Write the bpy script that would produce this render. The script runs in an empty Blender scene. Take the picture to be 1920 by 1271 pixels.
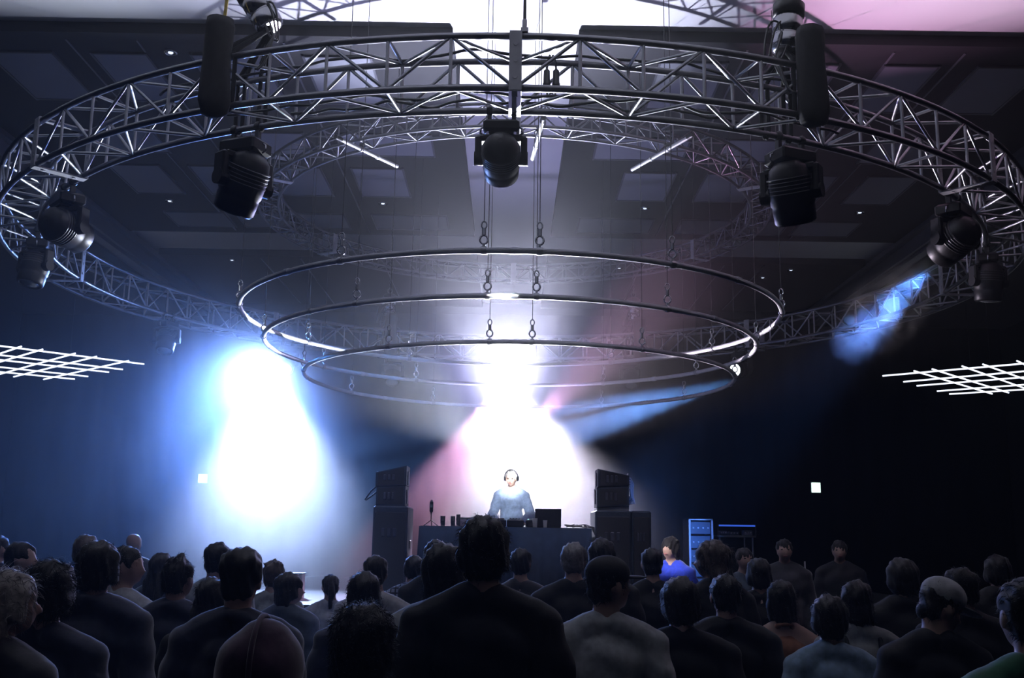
import bpy, math, random
import numpy as np
from mathutils import Vector, Matrix, Euler
random.seed(7)
S = bpy.context.scene
COL = S.collection
PI = math.pi

# ------------------------------------------------------------------ camera
CAMZ = 1.7
FPX, PITCH, ROLL, YAW = 1939.6, 0.188, 0.0156, 0.0009
cy_, sy_ = math.cos(YAW), math.sin(YAW)
cp_, sp_ = math.cos(PITCH), math.sin(PITCH)
cr_, sr_ = math.cos(ROLL), math.sin(ROLL)
R0 = Vector((cy_, -sy_, 0))
F0 = Vector((sy_ * cp_, cy_ * cp_, sp_))
U0 = R0.cross(F0)
RA = R0 * cr_ + U0 * sr_
UA = U0 * cr_ - R0 * sr_
cam_d = bpy.data.cameras.new('camera')
cam_d.sensor_width = 36.0
cam_d.lens = FPX / 1920 * 36
cam_d.clip_start = 0.05
cam = bpy.data.objects.new('camera', cam_d)
COL.objects.link(cam)
cam.matrix_world = Matrix(((RA.x, UA.x, -F0.x, 0), (RA.y, UA.y, -F0.y, 0), (RA.z, UA.z, -F0.z, CAMZ), (0, 0, 0, 1)))
S.camera = cam


def ray(px, py):
    return RA * (px - 960) + UA * (635.5 - py) + F0 * FPX


def at(px, py, depth):            # measured picture point at a distance in front of the camera -> world
    d = ray(px, py)
    return Vector((0, 0, CAMZ)) + d * (depth / d.y)


def onz(px, py, z):               # measured picture point on a level plane -> world
    d = ray(px, py)
    return Vector((0, 0, CAMZ)) + d * ((z - CAMZ) / d.z)


# ------------------------------------------------------------------ view, world, cycles
vs = S.view_settings
S.display_settings.display_device = 'sRGB'
vs.view_transform = 'Standard'
vs.look = 'None'
vs.exposure = 0.0
vs.gamma = 1.0
vs.use_curve_mapping = False
w = bpy.data.worlds.new('world')
S.world = w
w.use_nodes = True
w.node_tree.nodes['Background'].inputs[0].default_value = (0.2, 0.35, 1, 1)
w.node_tree.nodes['Background'].inputs[1].default_value = 0.0
c = S.cycles
c.max_bounces = 4
c.diffuse_bounces = 2
c.glossy_bounces = 2
c.transmission_bounces = 4
c.volume_bounces = 0
c.transparent_max_bounces = 8
c.caustics_reflective = False
c.caustics_refractive = False
c.use_denoising = True
c.use_light_tree = False
c.volume_step_rate = 4.0
c.volume_max_steps = 64
c.adaptive_threshold = 0.03
c.sample_clamp_indirect = 3.0

# ------------------------------------------------------------------ lamps (positions in metres)
RING_Y, RING_H, RING_R = 11.91, CAMZ + 2.909, 5.5      # big ring truss


def spot(name, pos, target, color, power, deg, blend, radius=0.06, parent=None):
    d = bpy.data.lights.new(name, 'SPOT')
    d.color = color
    d.energy = power
    d.spot_size = math.radians(deg)
    d.spot_blend = blend
    d.shadow_soft_size = radius
    o = bpy.data.objects.new(name, d)
    COL.objects.link(o)
    p, t = Vector(pos), Vector(target)
    o.location = p
    o.rotation_euler = (t - p).to_track_quat('-Z', 'Y').to_euler()
    return o


def rel(x, y, z):
    return Vector((x, y, CAMZ + z))


def rp(deg, r=RING_R - 0.19, z=RING_H - 0.45):
    a = math.radians(deg)
    return Vector((r * math.cos(a), RING_Y + r * math.sin(a), z))


# left back lamp: the big blue-white flare over the left of the crowd
spot('spot_lamp_flare', rel(-3.78, 15.85, 2.52), rel(-2.45, 11.6, -1.7), (0.48, 0.62, 1.0), 22000, 46, 1.0)
spot('fill_spot_flare_wide', rel(-3.85, 15.75, 2.48), rel(-4.0, 7.0, -2.2), (0.03, 0.20, 1.0), 4000, 78, 1.0)  # extra wide spot at this lamp, added for the blue veil
spot('fill_spot_flare_halo', rel(-3.68, 15.75, 2.48), rel(-4.4, 6.0, -2.4), (0.26, 0.42, 1.0), 4600, 92, 1.0)  # second extra spot here, added for the glow dome round the lens
# centre back lamp towards the audience
spot('spot_lamp_centre', rel(0.05, 16.6, 2.35), rel(0.50, 13.3, -0.9), (0.82, 0.79, 1.0), 11000, 54, 0.8)
spot('fill_spot_centre_halo', rel(0.05, 16.55, 2.35), rel(-1.0, 8.0, 3.0), (0.50, 0.50, 1.0), 2300, 64, 1.0)  # extra spot at the centre lamp, added for a lavender halo
spot('spot_lamp_pink', rel(-0.25, 16.6, 2.3), rel(-1.6, 12.4, -1.2), (1.0, 0.50, 0.82), 5500, 22, 0.7)
# centre wash lamp over the stage thrown up at the ceiling in front
spot('spot_lamp_up', rel(0.0, 13.1, 1.35), rel(-0.35, 9.3, 5.2), (0.74, 0.77, 1.0), 5000, 64, 1.0, 0.03)
spot('spot_lamp_up_rose', rel(0.25, 13.0, 1.35), rel(4.3, 8.6, 5.2), (1.0, 0.50, 0.88), 2200, 32, 1.0, 0.03)
spot('fill_spot_haze', rel(0.0, 13.6, 0.9), rel(0.1, 12.6, 5.0), (0.52, 0.50, 1.0), 330, 110, 1.0)  # added spot without a fixture, lights the lavender haze among the hoops
# front key on the performer, from the head in the middle of the ring
spot('spot_lamp_key', rel(-0.1, 7.15, 2.35), rel(0.0, 12.55, 0.72), (0.85, 0.92, 1.0), 1300, 9, 0.4)
# right side blue beams
spot('spot_lamp_right', rel(3.62, 8.55, 2.35), rel(1.9, 14.0, 0.0), (0.10, 0.28, 1.0), 9500, 24, 0.9)
spot('spot_lamp_side', rel(3.55, 15.55, 2.42), rel(0.8, 14.5, 1.55), (0.16, 0.38, 1.0), 14000, 15, 0.6)
spot('spot_lamp_left', rel(-3.72, 8.60, 2.42), rel(-1.5, 15.0, 1.6), (0.05, 0.28, 1.0), 26000, 40, 0.9)
# added spots without fixtures that brighten the near half of the ring truss
spot('fill_spot_ring', rel(0.0, 12.9, 1.0), rel(0.0, 6.6, 3.75), (0.85, 0.88, 1.0), 6000, 44, 0.7, 0.03)
spot('fill_spot_ring_left', rel(-0.2, 12.9, 1.0), rel(-4.1, 8.2, 3.65), (0.75, 0.82, 1.0), 3600, 44, 0.7, 0.03)
spot('fill_spot_ring_right', rel(0.2, 12.9, 1.0), rel(4.1, 8.2, 3.65), (0.95, 0.82, 1.0), 1900, 44, 0.7, 0.03)
spot('fill_spot_cheek', rel(-1.70, 7.45, 2.15), rel(1.585, 10.4, -0.10), (0.95, 0.88, 1.0), 1500, 6, 0.5)  # added narrow spot that whitens the face above the blue top
spot('fill_spot_face', rel(-0.1, 7.15, 2.35), rel(0.02, 12.6, 0.70), (0.92, 0.95, 1.0), 5500, 3.6, 0.5)  # added narrow spot over the key, whitens only the performer's head

# ------------------------------------------------------------------ materials
MATS = {}


def mat(name, col, rough=0.6, metal=0.0, noise=0.12, nscale=6.0, sheen=0.0, spec=0.5, bump=0.0, emit=None, estr=0.0):
    if name in MATS:
        return MATS[name]
    m = bpy.data.materials.new(name)
    m.use_nodes = True
    nt = m.node_tree
    b = nt.nodes['Principled BSDF']
    b.inputs['Roughness'].default_value = rough
    b.inputs['Metallic'].default_value = metal
    b.inputs['Specular IOR Level'].default_value = spec
    if sheen:
        b.inputs['Sheen Weight'].default_value = sheen
        b.inputs['Sheen Roughness'].default_value = 0.45
    tc = nt.nodes.new('ShaderNodeTexCoord')
    n = nt.nodes.new('ShaderNodeTexNoise')
    n.inputs['Scale'].default_value = nscale
    n.inputs['Detail'].default_value = 4
    nt.links.new(tc.outputs['Object'], n.inputs['Vector'])
    r = nt.nodes.new('ShaderNodeValToRGB')
    lo = [max(0, x * (1 - noise)) for x in col]
    hi = [min(1, x * (1 + noise)) for x in col]
    r.color_ramp.elements[0].position = 0.3
    r.color_ramp.elements[1].position = 0.7
    r.color_ramp.elements[0].color = (*lo, 1)
    r.color_ramp.elements[1].color = (*hi, 1)
    nt.links.new(n.outputs['Fac'], r.inputs['Fac'])
    nt.links.new(r.outputs['Color'], b.inputs['Base Color'])
    if bump:
        bp = nt.nodes.new('ShaderNodeBump')
        bp.inputs['Strength'].default_value = bump
        bp.inputs['Distance'].default_value = 0.01
        nt.links.new(n.outputs['Fac'], bp.inputs['Height'])
        nt.links.new(bp.outputs['Normal'], b.inputs['Normal'])
    if emit:
        b.inputs['Emission Color'].default_value = (*emit, 1)
        b.inputs['Emission Strength'].default_value = estr
    MATS[name] = m
    return m


def plaid(name, a, bcol, scale):
    m = bpy.data.materials.new(name)
    m.use_nodes = True
    nt = m.node_tree
    b = nt.nodes['Principled BSDF']
    b.inputs['Roughness'].default_value = 0.9
    tc = nt.nodes.new('ShaderNodeTexCoord')
    mixs = []
    for ax in ('X', 'Z'):
        wv = nt.nodes.new('ShaderNodeTexWave')
        wv.bands_direction = ax
        wv.inputs['Scale'].default_value = scale
        nt.links.new(tc.outputs['Object'], wv.inputs['Vector'])
        mixs.append(wv)
    mx = nt.nodes.new('ShaderNodeMath')
    mx.operation = 'MAXIMUM'
    nt.links.new(mixs[0].outputs['Fac'], mx.inputs[0])
    nt.links.new(mixs[1].outputs['Fac'], mx.inputs[1])
    r = nt.nodes.new('ShaderNodeValToRGB')
    r.color_ramp.elements[0].position = 0.72
    r.color_ramp.elements[1].position = 0.86
    r.color_ramp.elements[0].color = (*a, 1)
    r.color_ramp.elements[1].color = (*bcol, 1)
    nt.links.new(mx.outputs[0], r.inputs['Fac'])
    nt.links.new(r.outputs['Color'], b.inputs['Base Color'])
    MATS[name] = m
    return m


ALU = mat('aluminium', (0.62, 0.63, 0.66), 0.38, 0.85, 0.1, 9)
STEEL = mat('steel', (0.45, 0.45, 0.48), 0.3, 0.9, 0.1, 14)
CHROME = mat('chrome', (0.8, 0.8, 0.82), 0.15, 1.0, 0.05, 10)
BLACKM = mat('black_metal', (0.012, 0.012, 0.014), 0.42, 0.0, 0.2, 12)
BLACKP = mat('black_plastic', (0.008, 0.008, 0.010), 0.42, 0.0, 0.2, 12, spec=0.25)
BLACKF = mat('black_fabric', (0.008, 0.008, 0.010), 0.95, 0, 0.3, 20)
CABLE = mat('black_rubber', (0.008, 0.008, 0.009), 0.5, 0, 0.2, 20)
CEIL = mat('ceiling_paint', (0.78, 0.78, 0.80), 0.9, 0, 0.03, 1.0)
PANEL = mat('dark_ceiling_panel', (0.012, 0.012, 0.015), 0.85, 0, 0.1, 2)
TROFF = mat('frosted_diffuser', (0.24, 0.25, 0.29), 0.6, 0, 0.03, 2)
WALL = mat('dark_wall', (0.008, 0.0085, 0.011), 0.9, 0, 0.15, 1.5)
FLOOR = mat('dark_carpet', (0.01, 0.01, 0.012), 0.95, 0, 0.4, 30, bump=0.3)
STAGE = mat('stage_vinyl', (0.02, 0.02, 0.023), 0.45, 0, 0.2, 4)
DRAPE = mat('black_velvet', (0.0025, 0.003, 0.0045), 0.95, 0, 0.3, 8, spec=0.0)
GLOW = mat('lit_tube', (0.9, 0.9, 0.95), 0.4, 0, 0.02, 5, emit=(0.80, 0.86, 1.0), estr=1.6)
LENS = mat('lamp_lens_lit', (0.9, 0.9, 0.95), 0.2, 0, 0.02, 5, emit=(0.85, 0.93, 1.0), estr=14)
LENSOFF = mat('lamp_lens', (0.25, 0.27, 0.3), 0.08, 0.4, 0.05, 5)
SIGNM = mat('exit_sign_face', (0.8, 0.9, 0.85), 0.4, 0, 0.02, 5, emit=(0.72, 1.0, 0.86), estr=2.2)
WHITEP = mat('white_plastic', (0.75, 0.75, 0.76), 0.4, 0, 0.04, 6)
REDM = mat('red_plastic', (0.5, 0.02, 0.05), 0.4, 0, 0.1, 6)
YELL = mat('yellow_strap', (0.75, 0.55, 0.12), 0.7, 0, 0.1, 8)
SPK = mat('haze_blue_speaker', (0.022, 0.034, 0.055), 0.55, 0, 0.15, 40, bump=0.2)  # blue of the haze put into the cabinet colour
GRILLE = mat('speaker_grille', (0.014, 0.014, 0.017), 0.6, 0, 0.4, 90)
GLASS = mat('drinking_glass', (0.7, 0.75, 0.8), 0.05, 0, 0.02, 5, spec=0.8)
b_ = GLASS.node_tree.nodes['Principled BSDF']
b_.inputs['Transmission Weight'].default_value = 0.9


# ------------------------------------------------------------------ mesh building
class MB:
    def __init__(self):
        self.v, self.f, self.s = [], [], []

    def add(self, vs_, fs, smooth=False):
        o = len(self.v)
        self.v.extend([tuple(p) for p in vs_])
        self.f.extend([tuple(i + o for i in q) for q in fs])
        self.s.extend([smooth] * len(fs))
        return self

    def box(self, c, s, rot=None):
        c = Vector(c)
        vs_ = []
        for z in (-.5, .5):
            for x, y in ((-.5, -.5), (.5, -.5), (.5, .5), (-.5, .5)):
                p = Vector((x * s[0], y * s[1], z * s[2]))
                if rot is not None:
                    p = rot @ p
                vs_.append(c + p)
        self.add(vs_, [(3, 2, 1, 0), (4, 5, 6, 7), (0, 1, 5, 4), (1, 2, 6, 5), (2, 3, 7, 6), (3, 0, 4, 7)])
        return self

    def rbox(self, c, s, r=0.02, rot=None):       # box with chamfered edges
        c = Vector(c)
        hx, hy, hz = s[0] / 2, s[1] / 2, s[2] / 2
        r = min(r, hx * .9, hy * .9, hz * .9)
        rings = []
        for z, k in ((-hz, 1), (-hz + r, 0), (hz - r, 0), (hz, 1)):
            X, Y = hx - k * r, hy - k * r
            q = r * (0.6 if not k else 0.5)
            rings.append([(-X + q, -Y, z), (X - q, -Y, z), (X, -Y + q, z), (X, Y - q, z), (X - q, Y, z), (-X + q, Y, z), (-X, Y - q, z), (-X, -Y + q, z)])
        vs_ = []
        for ring in rings:
            for p in ring:
                p = Vector(p)
                if rot is not None:
                    p = rot @ p
                vs_.append(c + p)
        fs = [tuple(range(7, -1, -1)), tuple(range(24, 32))]
        for i in range(3):
            for j in range(8):
                k = (j + 1) % 8
                fs.append((i * 8 + j, i * 8 + k, i * 8 + 8 + k, i * 8 + 8 + j))
        self.add(vs_, fs)
        return self

    def cyl(self, p, q, r, n=8, r2=None, caps=True):
        p, q = Vector(p), Vector(q)
        r2 = r if r2 is None else r2
        d = (q - p)
        if d.length < 1e-6:
            return self
        d.normalize()
        a = d.orthogonal().normalized()
        b = d.cross(a)
        vs_ = []
        for c, rr in ((p, r), (q, r2)):
            for i in range(n):
                t = 2 * PI * i / n
                vs_.append(c + (a * math.cos(t) + b * math.sin(t)) * rr)
        self.add(vs_, [(i, (i + 1) % n, n + (i + 1) % n, n + i) for i in range(n)], True)
        if caps:
            self.add(vs_, [tuple(range(n - 1, -1, -1)), tuple(range(n, 2 * n))])
        return self

    def tube(self, pts, r, n=8, closed=False, radii=None):
        pts = [Vector(p) for p in pts]
        m = len(pts)
        vs_ = []
        a = None
        for i, p in enumerate(pts):
            if closed:
                d = pts[(i + 1) % m] - pts[i - 1]
            else:
                d = pts[min(i + 1, m - 1)] - pts[max(i - 1, 0)]
            d.normalize()
            if a is None:
                a = d.orthogonal().normalized()
            a = (a - d * a.dot(d)).normalized()
            b = d.cross(a)
            rr = radii[i] if radii else r
            for k in range(n):
                t = 2 * PI * k / n
                vs_.append(p + (a * math.cos(t) + b * math.sin(t)) * rr)
        fs = []
        for i in range(m if closed else m - 1):
            for k in range(n):
                j = (i + 1) % m
                fs.append((i * n + k, i * n + (k + 1) % n, j * n + (k + 1) % n, j * n + k))
        if not closed:
            fs.append(tuple(range(n - 1, -1, -1)))
            fs.append(tuple(range((m - 1) * n, m * n)))
        self.add(vs_, fs, True)
        return self

    def ell(self, c, r, rot=None, nu=16, nv=10):
        c = Vector(c)
        if not hasattr(r, '__len__'):
            r = (r, r, r)
        vs_ = []
        for j in range(1, nv):
            ph = PI * j / nv
            for i in range(nu):
                t = 2 * PI * i / nu
                p = Vector((r[0] * math.sin(ph) * math.cos(t), r[1] * math.sin(ph) * math.sin(t), r[2] * math.cos(ph)))
                if rot is not None:
                    p = rot @ p
                vs_.append(c + p)
        top, bot = Vector((0, 0, r[2])), Vector((0, 0, -r[2]))
        if rot is not None:
            top, bot = rot @ top, rot @ bot
        vs_ += [c + top, c + bot]
        T = len(vs_) - 2
        fs = []
        for j in range(nv - 2):
            for i in range(nu):
                k = (i + 1) % nu
                fs.append((j * nu + i, (j + 1) * nu + i, (j + 1) * nu + k, j * nu + k))
        for i in range(nu):
            k = (i + 1) % nu
            fs.append((T, i, k))
            fs.append((T + 1, (nv - 2) * nu + k, (nv - 2) * nu + i))
        self.add(vs_, fs, True)
        return self

    def cap(self, p, q, r1, r2=None, n=12):        # capsule with two radii
        r2 = r1 if r2 is None else r2
        self.cyl(p, q, r1, n, r2, True)
        self.ell(p, r1, None, n, 8)
        self.ell(q, r2, None, n, 8)
        return self

    def lathe(self, prof, o=(0, 0, 0), axis=None, n=24):   # prof: (radius, height) along axis
        o = Vector(o)
        ax = Vector(axis).normalized() if axis is not None else Vector((0, 0, 1))
        a = ax.orthogonal().normalized()
        b = ax.cross(a)
        vs_, fs = [], []
        for r, h in prof:
            for i in range(n):
                t = 2 * PI * i / n
                vs_.append(o + ax * h + (a * math.cos(t) + b * math.sin(t)) * max(r, 1e-4))
        for j in range(len(prof) - 1):
            for i in range(n):
                k = (i + 1) % n
                fs.append((j * n + i, j * n + k, (j + 1) * n + k, (j + 1) * n + i))
        self.add(vs_, fs, True)
        self.add(vs_, [tuple(range(n - 1, -1, -1)), tuple(range((len(prof) - 1) * n, len(prof) * n))])
        return self

    def prism(self, poly, h0, h1, fn):             # poly (u,v) extruded; fn(u,v,h) -> point
        n = len(poly)
        vs_ = [fn(u, v, h0) for u, v in poly] + [fn(u, v, h1) for u, v in poly]
        fs = [tuple(range(n - 1, -1, -1)), tuple(range(n, 2 * n))] + [(i, (i + 1) % n, n + (i + 1) % n, n + i) for i in range(n)]
        self.add(vs_, fs)
        return self

    def mesh(self, name):
        me = bpy.data.meshes.new(name)
        me.from_pydata(self.v, [], self.f)
        me.polygons.foreach_set('use_smooth', self.s)
        me.update()
        return me

    def build(self, name, m, parent=None, origin=None):
        me = self.mesh(name)
        o = bpy.data.objects.new(name, me)
        me.materials.append(m)
        COL.objects.link(o)
        if parent is not None:
            o.parent = parent
            if origin is None and parent.type == 'EMPTY':
                pass
        return o


def tag(o, label, cat, group=None, kind=None):
    if label:
        o['label'] = label
    if cat:
        o['category'] = cat
    if group:
        o['group'] = group
    if kind:
        o['kind'] = kind
    return o


def empty(name, loc, label, cat, group=None, rz=0.0):
    o = bpy.data.objects.new(name, None)
    o.empty_display_size = 0.1
    COL.objects.link(o)
    o.location = loc
    o.rotation_euler = (0, 0, rz)
    return tag(o, label, cat, group)


def sub(mb, name, m, root, world=True):
    """part of root; coordinates given in world space unless world is False"""
    o = mb.build(name, m)
    o.parent = root
    if world:
        top = root
        loc = Vector((0, 0, 0))
        while top is not None:
            loc += top.location
            top = top.parent
        o.data.transform(Matrix.Translation(-loc))
    return o


def struct(mb, name, m, parent=None):
    o = mb.build(name, m, parent)
    if parent is None:
        o['kind'] = 'structure'
    return o


MELT = bpy.data.scenes.new('melt')          # workbench scene, removed again below


def blob(mb, voxel, smooth=4):
    """melt overlapping shapes into one continuous skin"""
    me = mb.mesh('tmp')
    o = bpy.data.objects.new('tmp', me)
    MELT.collection.objects.link(o)
    r = o.modifiers.new('r', 'REMESH')
    r.mode = 'VOXEL'
    r.voxel_size = voxel
    r.use_smooth_shade = True
    if smooth:
        s = o.modifiers.new('s', 'SMOOTH')
        s.factor = 0.5
        s.iterations = smooth
    with bpy.context.temp_override(scene=MELT, view_layer=MELT.view_layers[0]):
        dg = bpy.context.evaluated_depsgraph_get()
    out = bpy.data.meshes.new_from_object(o.evaluated_get(dg))
    bpy.data.objects.remove(o)
    bpy.data.meshes.remove(me)
    return out


def link_mesh(me, name, m, parent):
    me.name = name
    me.materials.clear()
    me.materials.append(m)
    me.polygons.foreach_set('use_smooth', [True] * len(me.polygons))
    o = bpy.data.objects.new(name, me)
    COL.objects.link(o)
    o.parent = parent
    return o


# ================================================================== THE SETTING
CZ = CAMZ + 5.2
struct(MB().box((0, 10, -0.1), (24, 34, 0.2)), 'floor', FLOOR)
struct(MB().box((0, 9, CZ + 0.1), (13.5, 28, 0.2)), 'ceiling', CEIL)
for sgn, nm in ((-1, 'left'), (1, 'right')):
    struct(MB().box((sgn * 6.85, 9, CZ - 0.15), (0.2, 28, 0.7)).box((sgn * 6.72, 9, CZ - 0.40), (0.06, 28, 0.07)).box((sgn * 6.70, 9, CZ - 0.12), (0.10, 28, 0.10)),
           'trim_1' if sgn < 0 else 'trim_2', mat('cornice_paint', (0.20, 0.20, 0.22), 0.8, 0, 0.05, 2))
    struct(MB().box((sgn * 9.0, 9, CZ - 0.4), (4.2, 28, 0.2)), 'ceiling_%s' % nm, WALL)
    struct(MB().box((sgn * 11.1, 9, CZ / 2), (0.2, 28, CZ)), 'wall_%s' % nm, WALL)
    struct(MB().box((sgn * 10.97, 9, 0.08), (0.05, 28, 0.16)), 'baseboard_%s' % nm, BLACKM)
struct(MB().box((0, 23.1, CZ / 2), (22.4, 0.2, CZ)), 'wall_back', WALL)
struct(MB().box((0, -5.1, CZ / 2), (22.4, 0.2, CZ)), 'wall_front', WALL)

# dark dropped panels, with their frosted light troffers
PT = 0.12
k = 0
for sgn in (-1, 1):
    for (y0, y1) in ((10.0, 17.25), (18.75, 22.9)):
        k += 1
        x0, x1 = (0.66, 6.62)
        mb = MB().box((sgn * (x0 + x1) / 2, (y0 + y1) / 2, CZ - PT / 2), (x1 - x0, y1 - y0, PT))
        struct(mb, 'trim_%d' % (k + 2), PANEL)
        pz = CZ - PT
        # joint lines between the panel boards
        for xx in (2.45, 4.0, 4.75):
            struct(MB().box((sgn * xx, (y0 + y1) / 2, pz - 0.004), (0.02, y1 - y0 - 0.3, 0.012)), 'trim_%d' % (k * 10 + int(xx * 2)), mat('joint_strip', (0.16, 0.16, 0.18), 0.5, 0.3, 0.05, 4))


def troffer(x0, x1, y0, y1, lab):
    r = empty('ceiling_light', ((x0 + x1) / 2, (y0 + y1) / 2, CZ - PT), lab, 'ceiling light', 'unlit panel lights in the dark ceiling fields')
    sx, sy = x1 - x0, y1 - y0
    sub(MB().box((0, 0, -0.008), (sx, sy, 0.016)), 'diffuser', TROFF, r, False)
    f = MB()
    for s in (-1, 1):
        f.box((s * sx / 2, 0, -0.012), (0.025, sy + 0.05, 0.024))
        f.box((0, s * sy / 2, -0.012), (sx, 0.025, 0.024))
    sub(f, 'frame', mat('troffer_frame', (0.1, 0.1, 0.12), 0.5, 0.2, 0.05, 5), r, False)


rows = [(10.45, 11.68, 'front row'), (12.64, 13.40, 'second row'), (13.92, 15.14, 'third row'), (16.08, 16.86, 'fourth row')]
colsA = [(1.57, 2.30), (2.74, 3.52), (4.0, 4.6), (5.02, 5.74)]
colsB = [(1.08, 2.29), (2.74, 3.52), (3.75, 4.5), (4.68, 5.65)]
ordn = ['first', 'second', 'third', 'fourth']
for sgn in (-1, 1):
    for ri, (y0, y1, rn) in enumerate(rows):
        for ci, (a, b) in enumerate(colsB if ri % 2 else colsA):
            if ri == 1 and ci == 2:
                continue
            xa, xb = (a, b) if sgn > 0 else (-b, -a)
            troffer(xa, xb, y0, y1, 'unlit %s panel light, %s, %s ceiling field, %s out from the middle' % ('wide' if ri % 2 else 'long', rn, 'right' if sgn > 0 else 'left', ordn[ci]))
for i, (px, py) in enumerate(((718, 381), (1209, 390), (318, 376), (320, 98), (435, 487), (1483, 506), (1612, 398), (1430, 520), (1161, 502))):
    z = CZ - PT - 0.001 if py < 440 or py > 475 else CZ - PT
    p = onz(px, py, z)
    r = empty('downlight', p, 'small round recessed downlight in the dark ceiling, %s' % ['left of the middle strip', 'right of the middle strip', 'over the near left lamp head', 'above the left hoist', 'far left behind the haze', 'far right above the truss', 'outer right field', 'above the right end of the upper hoop', 'behind the right half of the upper hoop'][i], 'downlight', 'small recessed downlights in the ceiling')
    sub(MB().lathe([(0.075, 0), (0.075, -0.012), (0.055, -0.016), (0.05, -0.004)], n=20), 'trim_ring', CHROME, r, False)
    sub(MB().ell((0, 0, -0.006), (0.028, 0.028, 0.012), None, 12, 8), 'bulb', mat('downlight_bulb', (0.8, 0.85, 0.9), 0.2, 0, 0.02, 4, emit=(0.7, 0.8, 1.0), estr=1.4), r, False)

# stage
SZ = 0.95
st = empty('stage', (0.3, 14.6, 0), 'low black stage platform under the performer table', 'stage')
sub(MB().box((0.3, 14.9, SZ - 0.03), (10.4, 7.2, 0.06)), 'deck', STAGE, st)
mb = MB()
for i in range(60):
    mb.box((-4.85 + i * 0.1745, 11.33 + 0.018 * (i % 2), (SZ - 0.06) / 2), (0.172, 0.03, SZ - 0.06))
sub(mb, 'skirt', BLACKF, st)
for sx in (-4.8, 5.4):
    sub(MB().box((sx, 14.9, (SZ - 0.06) / 2), (0.05, 7.1, SZ - 0.06)), 'side_panel', BLACKF, st)

# pleated backdrop curtain
mb = MB()
vs_, fs = [], []
N = 420
for i in range(N + 1):
    x = -10.9 + 21.8 * i / N
    y = 22.60 + 0.035 * math.sin(i * 0.62) + 0.012 * math.sin(i * 0.21)
    vs_ += [(x, y, 0.02), (x, y, CZ - 0.35)]
for i in range(N):
    fs.append((2 * i, 2 * i + 2, 2 * i + 3, 2 * i + 1))
mb.add(vs_, fs, True)
cu = mb.build('stage_curtain', DRAPE)
so = cu.modifiers.new('t', 'SOLIDIFY')
so.thickness = 0.02
tag(cu, 'wide dark pleated curtain hanging across the back of the hall', 'curtain')

# ================================================================== BIG RING TRUSS
TW, TH = 0.384, 0.369


def ringpt(cx, cy, r, deg, z):
    a = math.radians(deg)
    return Vector((cx + r * math.cos(a), cy + r * math.sin(a), z))


def ring_truss(cx, cy, R, z, tw, th, nseg, start, bays, rc, rl, label, joints=True, name='ring_truss', ALU=ALU, CHORD=None):
    root = empty(name, (cx, cy, z), label, 'truss')
    span = 360 / nseg
    for sgi in range(nseg):
        a0 = start + sgi * span
        ch = MB()
        for r, zz in ((R, z), (R - tw, z), (R, z + th), (R - tw, z + th)):
            ch.tube([ringpt(cx, cy, r, a0 + span * i / 24, zz) for i in range(25)], rc, 10)
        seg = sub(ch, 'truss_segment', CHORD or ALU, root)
        L = MB()
        for i in range(bays):
            b0, b1 = a0 + span * i / bays, a0 + span * (i + 1) / bays
            up = i % 2
            for r in (R, R - tw):
                za, zb = (z + th, z) if up else (z, z + th)
                L.cyl(ringpt(cx, cy, r, b0, za), ringpt(cx, cy, r, b1, zb), rl, 6, None, False)
                if i:
                    L.cyl(ringpt(cx, cy, r, b0, z), ringpt(cx, cy, r, b0, z + th), rl, 6, None, False)
            for zz in (z, z + th):
                ra, rb = (R, R - tw) if up else (R - tw, R)
                L.cyl(ringpt(cx, cy, ra, b0, zz), ringpt(cx, cy, rb, b1, zz), rl, 6, None, False)
                if i and not up:
                    L.cyl(ringpt(cx, cy, R, b0, zz), ringpt(cx, cy, R - tw, b0, zz), rl, 6, None, False)
        lo = L.build('lacing', ALU)
        lo.parent = seg
        lo.data.transform(Matrix.Translation(-root.location))
        if joints:
            J = MB()
            a = math.radians(a0)
            rot = Matrix.Rotation(a, 3, 'Z')
            pw = 0.085
            e = 0.012
            for rr in (R + rc, R - tw - rc):
                c0 = Vector((cx + rr * math.cos(a), cy + rr * math.sin(a), z + th / 2))
                J.box(c0, (e, pw, th + 2 * rc), rot)
                for q in (-.32, 0, .32):
                    J.cyl(c0 + Vector((0, 0, q * th)) - rot @ Vector((0.012, 0, 0)), c0 + Vector((0, 0, q * th)) + rot @ Vector((0.012, 0, 0)), 0.016, 8)
            for zz in (z - rc, z + th + rc):
                c0 = Vector((cx + (R - tw / 2) * math.cos(a), cy + (R - tw / 2) * math.sin(a), zz))
                J.box(c0, (tw + 2 * rc, pw, e), rot)
                for q in (-.32, .32):
                    J.cyl(c0 + rot @ Vector((q * tw, 0, 0.012)), c0 + rot @ Vector((q * tw, 0, -0.012)), 0.016, 8)
            jo = J.build('joint_plate', mat('plate_aluminium', (0.7, 0.7, 0.72), 0.55, 0.35, 0.08, 12))
            jo.parent = seg
            jo.data.transform(Matrix.Translation(-root.location))
    return root


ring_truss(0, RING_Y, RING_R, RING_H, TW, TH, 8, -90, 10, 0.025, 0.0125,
           'large circular aluminium box truss hung over the crowd, its lamps hanging beneath', CHORD=mat('shaded_aluminium', (0.22, 0.22, 0.24), 0.36, 0.85, 0.1, 9))  # chords coloured darker to stand in for their shaded camera side
UP_R, UP_Y, UP_H = 3.3, 9.85 + 3.3, CAMZ + 4.06
ring_truss(0.02, UP_Y, UP_R, UP_H, 0.25, 0.24, 6, -90, 12, 0.018, 0.009,
           'smaller circular truss hung higher, close under the ceiling, above the hoops', True, ALU=mat('dull_aluminium', (0.20, 0.20, 0.22), 0.4, 0.8, 0.1, 9))

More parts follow.
